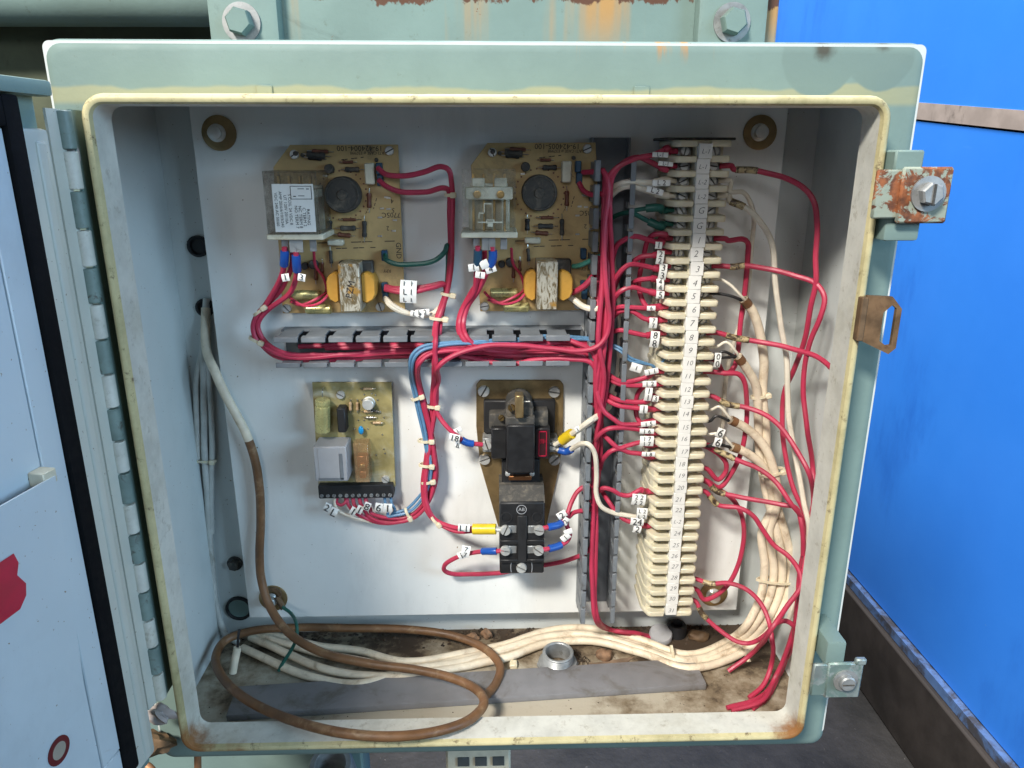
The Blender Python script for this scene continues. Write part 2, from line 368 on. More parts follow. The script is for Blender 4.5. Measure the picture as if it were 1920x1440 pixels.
def screw(x, y, h, rpx, parent, mat='steel', ang=None, name='screw', hh=2.2):
    c = P(x, y, h); r = rpx*(c-CAM).dot(FW)/FPX; return screw3(c, r, parent, mat, ang, name, hh)
def screw3(c, r, parent, mat='steel', ang=None, name='screw', hh=2.2):
    key = (round(r*2e4), mat, hh)
    ang = random.uniform(0, 3.1) if ang is None else ang
    if key not in SCREW:
        mb = MB(); t = hh*.001; w = r*.13
        # slotted pan head: two half discs with a slot between
        for s in (1, -1):
            n = 9; poly = []
            a0 = math.asin(w/r)
            for k in range(n+1):
                a = a0+(math.pi-2*a0)*k/n; poly.append((r*math.cos(a), s*r*math.sin(a)))
            top = [(x_*.86, s*w+(z_-s*w)*.86) for x_, z_ in poly]
            m = len(poly); vs = [(x_, 0, z_) for x_, z_ in poly]+[(x_, -t*.65, z_) for x_, z_ in poly]+[(x_, -t, z_) for x_, z_ in top]
            fs = []
            for L in (0, m):
                for k in range(m):
                    q = (L+k, L+(k+1) % m, L+m+(k+1) % m, L+m+k); fs.append(q if s > 0 else q[::-1])
            cap = tuple(range(2*m, 3*m)); fs.append(cap if s > 0 else cap[::-1]); mb.add(vs, fs)
        mb.box(-r*.96, r*.96, -t*.35, 0, -w*1.1, w*1.1, 0, 1)
        o = obj(name, mb, [mat, 'dusty_black'], parent, origin=(0, 0, 0)); SCREW[key] = o
        WL[o] = c; o.location = c-WL[parent]
    else: o = inst(SCREW[key], name, c, parent)
    o.rotation_euler = (0, ang, 0); return o
FRONT = V((0, -1, 0))
def bolt(c, r, parent, mat='dullsteel', washer=1.45, name='bolt', head=.007, d=FRONT, wmat=None, n=6):
    o = None; d = V(d)
    if washer: o = obj('washer', MB().lathe(c, d, [(r*.7, 0), (r*washer, 0), (r*washer, .0016), (r*.7, .0018), (0, .0018)], 28), wmat or mat, parent)
    a = V(c)+d*.0016
    return obj(name, MB().lathe(a, d, [(0, 0), (r, 0), (r, head*.8), (r*.86, head), (0, head)], n), mat, parent)
# ------------------------------------------------------------------ the workshop around it
FZ = -.75
obj('floor', MB().add([(-6, -3, FZ), (8, -3, FZ), (8, 9, FZ), (-6, 9, FZ)], [(0, 1, 2, 3)]), 'concrete', flat=True, origin=(0, 0, FZ), kind='structure')
WX = .85
bl = thing('machine_housing', (WX, 2, FZ), 'large bright blue painted machine housing beside the enclosure', 'housing')
def wz(x, y): return atX(x, y, WX)
def strip(name, a, b, mat, d0, d1, parent):   # a, b: two (lower, upper) points on the plane x = WX, running along y
    (l0, u0), (l1, u1) = a, b
    vs = [(WX+d, p[0], p[1]) for d in (d0, d1) for p in (l0, u0, u1, l1)]
    return obj(name, MB().add(vs, [(0, 3, 2, 1), (4, 5, 6, 7), (0, 1, 5, 4), (1, 2, 6, 5), (2, 3, 7, 6), (3, 0, 4, 7)]), mat, parent)
def yz(x, y): p = wz(x, y); return (p.y, p.z)
def line(a, b, y): return (y, a[1]+(b[1]-a[1])*(y-a[0])/(b[0]-a[0]))
YN, YF = .25, 3.6
jl = [yz(1740, 229), yz(1918, 249)]; ju = [yz(1745, 193), yz(1918, 206)]
zb = sum(yz(*q)[1] for q in ((1595.5, 1068.5), (1812.5, 1323.7), (1911.5, 1440)))/3
strip('lower_panel', ((YN, zb), line(*jl, YN)), ((YF, zb), line(*jl, YF)), 'blue', 0, .03, bl)
strip('joint_band', (tuple(V(line(*jl, YN))+V((0, .004))), line(*ju, YN)), (tuple(V(line(*jl, YF))+V((0, .004))), line(*ju, YF)), 'band', -.003, .03, bl)
strip('upper_panel', (line(*ju, YN), (YN, 2.6)), (line(*ju, YF), (YF, 2.6)), 'blue', -.001, .03, bl)
strip('backing', ((YN, FZ+.02), (YN, 2.5)), ((YF, FZ+.02), (YF, 2.5)), 'soot', .031, .25, bl)
strip('lower_flange', ((YN, zb-.024), (YN, zb-.004)), ((YF, zb-.024), (YF, zb-.004)), 'paleblue', -.012, .03, bl)
pz = zb-.026
obj('plinth', MB().box(WX-.022, WX+.5, YN, YF, FZ, pz, .004), 'plinth', bl)
# blue block pier far behind the machine's corner
pr = thing('block_pier', (1.05, 3.7, FZ), 'blue painted blockwork pier behind the green beam', 'pier')
for i in range(9):
    for j in range(2):
        off = .0 if i % 2 else -.1
        X0 = .915+j*.2+off
        obj('block', MB().box(X0+.003, X0+.197, 2.6+random.uniform(0, .006), 2.9, .1+i*.1+.002, .1+(i+1)*.1-.002, .006), 'blue', pr)
obj('pier_core', MB().box(.83, 1.3, 2.63, 2.95, FZ, 1.6), 'blue', pr)
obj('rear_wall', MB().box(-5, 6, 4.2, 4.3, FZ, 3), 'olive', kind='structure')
# green machine frame behind the enclosure
BY = .172
fr = thing('support_beam', (0, BY, .4), 'chipped green steel beam with rust streaks carrying the enclosure', 'beam')
def bext(x0, y0, x1, y1, d):
    a, b = atY(x0, y0, d), atY(x1, y1, d); return a.x, b.x, b.z, a.z
a = atY(522, 40, BY).x; b = atY(1308, 40, BY).x; e0 = atY(388, 40, BY).x; e1 = atY(1440, 40, BY).x; e2 = atY(1469, 40, BY).x
obj('web', MB().box(e0+.02, e2, BY+.012, BY+.03, -.1, .60, .002), 'greenbeam', fr)
obj('lug', MB().box(e0, a, BY, BY+.018, -.05, .62, .005, 0, 2), 'greenpart', fr)
obj('lug', MB().box(b, e1, BY, BY+.018, -.05, .62, .005, 0, 2), 'greenpart', fr)
for q in ((453, 43), (1371, 42)):
    c = atY(q[0], q[1], BY); bolt(c, .0098, fr, 'greenpart', 1.42, head=.009, wmat='dullsteel')
dk = thing('machine', (-.5, .5, FZ), 'dark olive green machine with round top rail behind the hinge side', 'machine')
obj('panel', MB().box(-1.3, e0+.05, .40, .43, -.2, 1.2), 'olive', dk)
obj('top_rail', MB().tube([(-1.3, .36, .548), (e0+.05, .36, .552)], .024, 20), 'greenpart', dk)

# ------------------------------------------------------------------ enclosure
HW, LH, T = .225, .4419, .0055
YFL = .0235                                   # flange plane
OX, OZ0, OZ1 = .2537, -.0285, .4725           # outside of the shell
def rrect(hw, z0, z1, r, n=6):
    out = []
    for cx, cz, a in ((hw-r, z1-r, 0), (-hw+r, z1-r, 90), (-hw+r, z0+r, 180), (hw-r, z0+r, 270)):
        for k in range(n+1):
            t = math.radians(a+90*k/n); out.append((cx+r*math.cos(t), cz+r*math.sin(t)))
    return out
def loft(mb, loops, mi=0, capend=False):
    n = len(loops[0][0]); vs = [(x, y, z) for lp, y in loops for x, z in lp]; fs = []
    for i in range(len(loops)-1):
        fs += [(i*n+k, (i+1)*n+k, (i+1)*n+(k+1) % n, i*n+(k+1) % n) for k in range(n)]
    if capend: fs.append(tuple(range((len(loops)-1)*n, len(loops)*n)))
    return mb.add(vs, fs, mi)
en = thing('electrical_enclosure', (0, .1, OZ0), 'green steel wall enclosure with cream lip and open front', 'enclosure')
mb = MB(); R = .007; OL = []
OL.append((rrect(HW-.001, .001, LH-.001, .012), YFL))
for k in range(5):
    t = math.pi/2*k/4; i_ = R*(1-math.sin(t)); OL.append((rrect(OX-i_, OZ0+i_, OZ1-i_, .009), YFL+R*(1-math.cos(t))))
OL.append((rrect(OX, OZ0, OZ1, .009), .1655))
loft(mb, OL, 0, True)
IX, IZ1 = .252, .4710
loft(mb, [(rrect(HW-T+.001, T-.001, LH-T+.001, .008), YFL+.0012), (rrect(IX, FLOOR, IZ1, .004), YFL+.0015), (rrect(IX, FLOOR, IZ1, .004), .1630)], 1, True)
obj('shell', mb, ['green', 'inside'], en)
obj('floor_sheet', MB().box(-IX+.0005, IX-.0005, YFL+.003, .1625, FLOOR-.006, FLOOR+.0006), 'floorin', en)
mb = MB(); prof = [(0, YFL), (0, .0035), (.0006, .0014), (.0018, .0002), (.0032, 0), (.0046, .0008), (T, .0035)]
loft(mb, [(rrect(HW-i_, i_, LH-i_, .013-i_), y) for i_, y in prof], 0)
loft(mb, [(rrect(HW-i_, i_, LH-i_, .013-i_), y) for i_, y in ((T, .0035), (T, YFL+.0012), (T-.0016, YFL+.0012))], 1)
obj('lip', mb, ['lipcream', 'lipwhite'], en)
for q in (496, 1203):
    c = atY(q, 166, YFL); obj('seam_tab', MB().box(c.x-.0045, c.x+.0045, YFL-.0012, YFL, LH-.002, LH+.006, .0004), 'green', en)
# fixings on the back wall beside the panel
for q, rr in (((372, 462), .0085), ((385, 577), .0075), ((449, 1140), .012)):
    c = atY(*q, .1625)
    if rr > .01:
        obj('knockout', MB().lathe(c, FRONT, [(rr*.8, 0), (rr*.8, .0006), (0, .0006)], 24), 'greenpart', en); obj('grommet', MB().lathe(c, FRONT, [(rr*.8, -.0003), (rr, -.0003), (rr, .0022), (rr*.86, .0028), (rr*.8, .002), (rr*.8, -.0003)], 24), 'soot', en); continue
    obj('grommet', MB().lathe(c, FRONT, [(rr*.66, -.0004), (rr, -.0004), (rr, .002), (rr*.8, .003), (rr*.66, .002), (rr*.66, .0006), (0, .0006)], 20), 'soot' if rr < .01 else 'ductdark', en)
bolt(atY(441, 1056, .1622), .0052, en, 'dusty_black', 1.3, head=.005)
# clamp brackets on the latch side
c = atY(1735, 366, -.012)
cb = obj('clamp_bracket', MB().box(c.x-.0145, c.x+.0145, c.y, c.y+.003, c.z-.0155, c.z+.0155, .0012).box(c.x-.028, c.x-.0125, c.y+.002, c.y+.005, c.z-.013, c.z+.014, .001), 'rustclamp', en)
obj('washer', MB().lathe(c+V((.001, -.0001, .001)), FRONT, [(.0098, 0), (.0098, .0014), (.004, .0016), (0, .0016)], 28), 'dullsteel', cb)
obj('screw', MB().lathe(c+V((.001, -.0016, .001)), FRONT, [(.0066, 0), (.0066, .0042), (.0056, .0052), (0, .0052)], 6).box(c.x+.0004, c.x+.0016, c.y-.0074, c.y-.0066, c.z-.0045, c.z+.0065, 0, 1), ['dullsteel', 'dusty_black'], cb)
obj('clamp_arm', MB().box(.2265, c.x-.0005, -.006, YFL+.0004, c.z+.010, c.z+.0245, .001), 'greenpart', en)
obj('clamp_arm', MB().box(.2262, .247, -.006, YFL+.0004, c.z-.026, c.z-.010, .002, 0, 2), 'greenpart', en)
c = atY(1584, 1272, -.012)
cb = obj('clamp_bracket', MB().box(c.x-.0125, c.x+.0125, c.y, c.y+.003, c.z-.0165, c.z+.0125, .0012).box(c.x-.022, c.x-.011, c.y+.001, c.y+.004, c.z-.015, c.z+.011, .001).box(c.x+.006, c.x+.0135, c.y-.001, c.y+.003, c.z+.011, c.z+.016, .001), 'zincclamp', en)
obj('washer', MB().lathe(c+V((.0005, -.0001, -.001)), FRONT, [(.0085, 0), (.0085, .0014), (.004, .0016), (0, .0016)], 28), 'dullsteel', cb)
obj('screw', MB().lathe(c+V((.0005, -.0016, -.001)), FRONT, [(.0056, 0), (.0056, .003), (.0048, .0038), (0, .0038)], 24).box(c.x-.0035, c.x+.0045, c.y-.0058, c.y-.0052, c.z-.0016, c.z-.0006, 0, 1), ['dullsteel', 'dusty_black'], cb)
obj('clamp_arm', MB().box(.2268, c.x-.001, -.010, YFL+.0004, c.z+.009, c.z+.028, .0015, 0, 2), 'greenpart', en)
# staple (padlock eye) on the right edge
c = atY(1652, 608, -.004)
vs = []
def eye(w, hgt, y): return [(c.x-.010, c.z+hgt), (c.x+w*.35, c.z+hgt), (c.x+w, c.z+hgt-.007), (c.x+w, c.z-hgt+.004), (c.x+w*.6, c.z-hgt), (c.x-.010, c.z-hgt+.007)]
out = eye(.0085, .0175, 0); inn = [(c.x-.0005, c.z+.0078), (c.x+.0035, c.z+.0125), (c.x+.0058, c.z+.0105), (c.x+.0058, c.z-.0118), (c.x+.0035, c.z-.0125), (c.x-.0005, c.z-.0098)]
mb = MB(); n = 6; y0, y1 = -.006, -.0035
tl = lambda p, y: (p[0], y+(p[0]-c.x)*-.35, p[1])
vs = [tl(p, y0) for p in out]+[tl(p, y0) for p in inn]+[tl(p, y1) for p in out]+[tl(p, y1) for p in inn]; fs = []
for k in range(n):
    j = (k+1) % n; fs += [(k, k+n, j+n, j), (k+2*n, j+2*n, j+3*n, k+3*n), (k, j, j+2*n, k+2*n), (k+n, k+3*n, j+3*n, j+n)]
mb.add(vs, fs).box(c.x-.0135, c.x-.0095, -.004, YFL+.001, c.z-.0105, c.z+.0165, .0006)
obj('padlock_eye', mb, 'rusttab', en, flat=True)
# hinge: box leaf with green knuckles, door leaf with white knuckles
HX, HY = -.2335, .0005
hz0, hz1 = .048, .4335; nk = 18; kl = (hz1-hz0)/nk
lf = obj('hinge_leaf', MB().box(HX+.001, HX+.0026, HY+.002, YFL+.0005, hz0, hz1), 'greenpart', en)
DA = math.radians(10)                          # door opened a little past square
dd = V((-math.sin(DA), -math.cos(DA), 0)); dn = V((math.cos(DA), -math.sin(DA), 0))
dr = thing('enclosure_door', (HX, HY, OZ0), 'enclosure door swung open, pale inside with black gasket and document pocket', 'door')
def D(s, n, z): return V((HX, HY, 0))+dd*s+dn*n+V((0, 0, z))
def dslab(mb, s0, s1, n0, n1, z0, z1, bev=0, mi=0, seg=1):
    mt = Matrix((( dd.x, dn.x, 0, HX), (dd.y, dn.y, 0, HY), (0, 0, 1, 0), (0, 0, 0, 1)))
    return mb.box(s0, s1, n0, n1, z0, z1, bev, mi, seg, mt)
dl = obj('hinge_leaf', dslab(MB(), .001, .012, -.0024, -.0008, hz0, hz1), 'doorgrey', dr)
for k in range(nk):
    z0 = hz1-(k+1)*kl+.0006; z1 = hz1-k*kl-.0006
    g = k % 2 == 0
    obj('knuckle', MB().cyl((HX, HY, z0), (HX, HY, z1), .0042, n=14, bev=.0005), 'hingegreen' if g else 'lipwhite', lf if g else dl)
DT, DZ = .447, .004
obj('skin', dslab(MB(), .012, .44, -.012, -.0065, DZ, DT, .002, 0, 2), 'greenpart', dr)
obj('edge_return', dslab(dslab(MB(), .012, .0345, -.0066, -.001, DZ+.01, DT-.024, .0025, 0, 2), .016, .0235, -.004, .0002, DZ+.012, DT-.03, .0022, 0, 3), 'doorgrey', dr)
obj('top_return', dslab(MB(), .010, .44, -.0066, .004, DT-.008, DT, .002, 0, 2), 'greenpart', dr)
obj('gasket', dslab(dslab(MB(), .034, .0447, -.003, .0035, DZ+.02, DT-.0085, .002, 0, 2), .0440, .43, -.003, .0033, DT-.024, DT-.0085, .002, 0, 2), 'gasket', dr)
obj('inner_panel', dslab(MB(), .0452, .0615, -.0064, .0008, .047, DT-.0245, .0006), 'doorin', dr)
obj('inner_panel', dslab(MB(), .0622, .43, -.0064, .0002, DZ+.02, DT-.0245, .0004), 'doorin', dr)
obj('inner_panel', dslab(MB(), .0452, .0615, -.0064, .0004, DZ+.02, .0462, .0006), 'doorin', dr)
# document pocket: a folded sheet standing off the inner panel
mt = MB(); z0, z1 = .099, .2460
for (s0, s1, n0, n1) in ((.064, .36, .0005, .0085),):
    pass
mt.add([D(.0645, .001, z0), D(.36, .001, z0), D(.36, .010, z1), D(.0645, .010, z1), D(.0645, .0002, z0), D(.36, .0002, z0), D(.36, .009, z1), D(.0645, .009, z1)],
       [(0, 1, 2, 3), (7, 6, 5, 4), (0, 3, 7, 4), (1, 5, 6, 2), (3, 2, 6, 7), (0, 4, 5, 1)])
mt.add([D(.0645, .001, z0), D(.0645, .010, z1), D(.0645, .0002, z1)], [(0, 1, 2)])
pk = obj('document_pocket', mt, 'doorin', dr, flat=True)
obj('pocket_clip', dslab(MB(), .0625, .072, .0002, .0095, z1-.004, z1+.004, .0006), 'cream', dr)
def onpocket(s, z, e=.0004): return D(s, .001+.009*(z-z0)/(z1-z0)+e, z)
red = [(.0985, .2185), (.0965, .212), (.0985, .206), (.0940, .1985), (.0950, .192), (.1000, .187), (.1300, .187), (.1300, .2185)]
obj('sticker', MB().add([onpocket(s, z) for s, z in red], [tuple(range(len(red)))]), 'redsticker', pk, flat=True)
cst = D(.0895, .0005, .0868)
obj('sticker', MB().lathe(cst, dn, [(.0082, 0), (.0082, .0003), (.0050, .0004)], 24).lathe(cst, dn, [(.0050, .0004), (0, .0004)], 24, 1), ['darkred', 'sticker_grey'], dr, lab='round dark red sticker with grey centre')
# lint and rust scale at the hinge corners
def lump(name, c, r, mat, parent=None, sq=(1, 1, 1), seed=0, sub=3, amp=.35, **kw):
    rnd = random.Random(seed); bm = bmesh.new(); bmesh.ops.create_icosphere(bm, subdivisions=sub, radius=1)
    ph = [V((rnd.uniform(-3, 3), rnd.uniform(-3, 3), rnd.uniform(-3, 3))) for _ in range(5)]
    for v in bm.verts:
        d = v.co.copy(); k = 1+amp*sum(math.sin(2.2*p.dot(d)+p.x) for p in ph)/3
        v.co = V((d.x*sq[0], d.y*sq[1], d.z*sq[2]))*k*r
    return obj(name, MB().bm(bm, 0, Matrix.Translation(c)), mat, parent, **kw)
lump('lint', atY(137, 300, .004), .0058, 'pinklint', en, (.55, .5, 2.2), 3)
lump('lint', atY(300, 1340, .003), .010, 'pinklint', en, (1.0, .5, .7), 4)
lump('rust_scale', atY(285, 1392, .012), .011, 'rusttab', en, (1.5, .8, .7), 5)
# ------------------------------------------------------------------ mounting panel
mp = thing('mounting_panel', (0, DB, .0144), 'white painted steel mounting panel inside the enclosure', 'panel')
obj('plate', MB().box(-.219, .2195, DB, DB+.002, .0144, .455, .0004), 'panel', mp)
for q, big in (((411, 250), 1), ((1424, 248), 1), ((513, 1121), 0), ((1338, 1112), 0)):
    c = P(q[0], q[1], 0)
    obj('stud', MB().cyl((c.x, DB+.0015, c.z), (c.x, .1628, c.z), .004), 'dullsteel', mp)
    w = obj('washer', MB().lathe(c, FRONT, [(.0125, 0), (.0125, .0012), (.0105, .0022), (.006, .0022), (0, .0022)], 30), 'goldplate', mp)
    obj('bolt', MB().lathe(c+V((-.001, 0, 0)), FRONT, [(.0064, .002), (.0064, .0035), (.0048, .0052), (.0048, .009), (.0038, .0098), (0, .0098)], 20), 'steel', mp)
# ------------------------------------------------------------------ wiring ducts
def duct(name, lab, horiz, a0, a1, b0, b1, hgt, pitch, tooth, phase, base_mat='ductdark'):
    """channel: a = along, b = across; side walls built of a low strip and separate teeth with T heads"""
    t = .0016
    def bx(mb, a_, aa, b_, bb, h0, h1, bev=.0003):
        if horiz: return mb.box(a_, aa, DB-h1, DB-h0, b_, bb, bev)
        return mb.box(b_, bb, DB-h1, DB-h0, a_, aa, bev)
    ctr = V(((a0+a1)/2, DB, b0)) if horiz else V(((b0+b1)/2, DB, a0))
    d = thing(name, ctr, lab, 'wiring duct')
    obj('base', bx(MB(), a0, a1, b0, b1, .0001, t), base_mat, d)
    low = hgt*.30; src = {}
    for w, (p0, p1) in enumerate(((b0, b0+t), (b1-t, b1))):
        obj('side_wall', bx(MB(), a0, a1, p0, p1, t, low), 'duct', d)
        k = 0; x = a0+phase
        while x+tooth <= a1+1e-6:
            if w not in src:
                mb = MB(); g = (pitch-tooth)
                bx(mb, x+g*.25, x+tooth-g*.25, p0, p1, low, hgt-.006)
                bx(mb, x-g*.18, x+tooth+g*.18, p0-.0003, p1+.0003, hgt-.006, hgt-.0015)
                s_ = 1 if w else -1        # turned-in lip on the tooth's end
                bx(mb, x-g*.18, x+tooth+g*.18, p0-(.0022 if w else 0), p1+(0 if w else .0022), hgt-.0016, hgt)
                src[w] = (obj('tooth', mb, 'duct', d), x)
            else:
                o, xs = src[w]; sh = V((x-xs, 0, 0)) if horiz else V((0, 0, x-xs))
                inst(o, 'tooth', WL[o]+sh, d)
            x += pitch
    return d
DH = .038
hx0 = P(514, 690, 38).x; hx1 = P(1098, 690, 38).x
duct('wiring_duct', 'horizontal grey slotted wiring duct below the two tan timer boards', True, hx0, hx1, .2568, .2800, DH, .0203, .0165, .002)
vx0 = P(1118, 255, 38).x; vx1 = P(1196, 255, 38).x
duct('wiring_duct', 'vertical grey slotted wiring duct beside the terminal strip', False, .0265, P(1150, 257, 20).z, vx0, vx1, DH, .0165, .0133, .003, 'duct')
# ------------------------------------------------------------------ terminal strip
HT = 46                                       # fin front, mm off the panel
pa, pb = P(1322, 283, HT), P(1258, 1142, HT)
TX = (pa.x+pb.x)/2; NT_ = 37; PIT_ = (pa.z-pb.z)/36
names = ['L-1', 'L-1', 'L-2', 'L-2', 'G', 'G']+[str(i) for i in range(1, 23)]+['L-2']+[str(i) for i in range(24, 32)]
ts = thing('terminal_strip', (TX, DB, pb.z), 'cream plastic terminal strip numbered in pen, packed with red wires', 'terminal strip')
def tz(i): return pa.z-i*PIT_
obj('mounting_rail', MB().box(TX-.012, TX+.010, DB-.006, DB, tz(36)-PIT_*.6, tz(0)+PIT_*.9), 'steel', ts)
# fin outline across the strip: (x, h) seen from above
finL = [(-.0225, .002), (-.0225, .034), (-.0190, .0440), (-.0175, .0456), (-.0160, .046), (-.0048, .046), (-.0048, .041),
        (.0048, .041), (.0048, .046), (.0165, .046), (.0183, .0452), (.0190, .043), (.0190, .030), (.0205, .022), (.0205, .002)]
bodyS = [(-.0215, .004), (-.0215, .0285), (-.0048, .0285), (-.0048, .0408), (.0048, .0408), (.0048, .0285), (.0180, .0285), (.0195, .022), (.0195, .004)]
bodyT = [(-.0215, .004), (-.0215, .034), (-.0200, .0385), (-.0160, .0385), (-.0155, .030), (-.0048, .030), (-.0048, .0408), (.0048, .0408), (.0048, .030), (.0150, .030), (.0155, .036), (.0180, .036), (.0180, .030), (.0195, .022), (.0195, .004)]
def slab(prof, zc, th):
    n = len(prof); vs = [(TX+x, DB-h, zc+s*th/2) for s in (-1, 1) for x, h in prof]
    return MB().add(vs, [tuple(range(n-1, -1, -1)), tuple(range(n, 2*n))]+[(k, (k+1) % n, n+(k+1) % n, n+k) for k in range(n)])
def finmesh(zc, th):
    mb = MB(); n = len(finL)
    bm = bmesh.new(); a = [bm.verts.new((TX+x, DB-h, zc-th/2)) for x, h in finL]; f = bm.faces.new(a)
    r = bmesh.ops.extrude_face_region(bm, geom=[f])
    for e in r['geom']:
        if isinstance(e, bmesh.types.BMVert): e.co.z += th
    bmesh.ops.bevel(bm, geom=[e for e in bm.edges], offset=.0007, segments=1, affect='EDGES', clamp_overlap=True)
    return mb.bm(bm)
src = {}
TH = .0044
for i in range(NT_+1):
    zc = tz(i)+PIT_/2
    if 'fin' not in src: src['fin'] = obj('fin', finmesh(zc, TH), 'fin', ts)
    else:
        fr_ = random.Random(i+90); inst(src['fin'], 'fin', WL[src['fin']]+V((fr_.uniform(-.0004, .0004), 0, -i*PIT_+fr_.uniform(-.0002, .0002))), ts, (fr_.uniform(-.012, .012), fr_.uniform(-.014, .014), fr_.uniform(-.012, .012)))
for i in range(NT_):
    z = tz(i); h = PIT_-TH+.0006
    if 'body' not in src:
        src['body'] = obj('block_body', slab(bodyS, z, h), 'fin', ts, flat=True)
        src['clamp'] = obj('clamp_plate', MB().box(TX-.0165, TX-.0055, DB-.0310, DB-.0280, z-h*.46, z+h*.46, .0004), 'dullsteel', ts)
        src['clamp2'] = obj('clamp_plate', MB().box(TX+.0055, TX+.0155, DB-.0310, DB-.0280, z-h*.46, z+h*.46, .0004), 'dullsteel', ts)
    else:
        if i in (24, 25, 27) or i >= 30:
            if 'tall' not in src: src['tall'] = obj('block_body', slab(bodyT, z, h), 'fin', ts, flat=True); i_t = i
            else: inst(src['tall'], 'block_body', WL[src['tall']]+V((0, 0, -(i-i_t)*PIT_)), ts)
        else: inst(src['body'], 'block_body', WL[src['body']]+V((0, 0, -i*PIT_)), ts)
        for k in ('clamp', 'clamp2'): inst(src[k], 'clamp_plate', WL[src[k]]+V((0, 0, -i*PIT_)), ts)
    for sx in (-.0105, .0105): screw3(V((TX+sx, DB-.0309, z)), .0033, ts, 'steel', hh=3.0)
    # pencilled number tag
    rnd = random.Random(i*3+1); mb = MB(); tl_ = rnd.uniform(-.05, .05)
    dx = rnd.uniform(-.0006, .0006)
    mb.box(TX-.0046+dx, TX+.0046+dx, DB-.0472, DB-.0408, z-PIT_*.485, z+PIT_*.495, .0002)
    s = names[i]; sz = .0066 if len(s) < 2 else .0054 if len(s) < 3 else .0046
    mb.text(s, (TX+dx+rnd.uniform(-.0006, .0006), DB-.0474, z+rnd.uniform(-.0006, .0006)), (1, 0, tl_), (-tl_, 0, 1), sz, 1, .25, -.016)
    obj('number_tag', mb, ['paper', 'pencil'], ts)
obj('end_plate', MB().box(TX-.027, TX+.023, DB-.040, DB-.001, tz(0)+PIT_/2+TH/2, tz(0)+PIT_/2+TH/2+.0018, .0005), 'dusty_black', ts)
# ------------------------------------------------------------------ circuit boards
def ppoly(pts, h): return [(p.x, p.z) for p in (P(x, y, h) for x, y in pts)]
def cylp(name, x0, y0, x1, y1, rpx, h, mat, parent, n=14, bev=.0005, z=0):
    a, b = P(x0, y0, h), P(x1, y1, h); r = rpx*(a-CAM).dot(FW)/FPX
    return obj(name, MB().cyl(a, b, r, n=n, bev=min(bev, r*.3)), mat, parent)
def resistor(x, y, ang, L, rpx, h, mat, parent, name='resistor', leads=True):
    a, b = math.cos(ang), math.sin(ang); mb = MB()
    p0, p1 = P(x-a*L/2, y-b*L/2, h), P(x+a*L/2, y+b*L/2, h); r = rpx*(p0-CAM).dot(FW)/FPX; d = (p1-p0).normalized(); ln = (p1-p0).length
    mb.lathe(p0, d, [(0, 0), (r*.8, 0), (r, ln*.08), (r, ln*.22), (r*.85, ln*.3), (r*.85, ln*.7), (r, ln*.78), (r, ln*.92), (r*.8, ln), (0, ln)], 10)
    if leads:
        e0, e1 = p0-d*ln*.3, p1+d*ln*.3; dn_ = V((0, r*1.6, 0))
        mb.tube([p0, e0, e0+dn_], .0003, 5, 1, 2); mb.tube([p1, e1, e1+dn_], .0003, 5, 1, 2)
    return obj(name, mb, [mat, 'solder'], parent)
def prt(x, y, h, s, size, mb, flip=True, mi=1):
    c = P(x, y, h); k = -1 if flip else 1
    mb.text(s, c+V((0, -.00012, 0)), (k, 0, 0), (0, 0, k), size, mi)
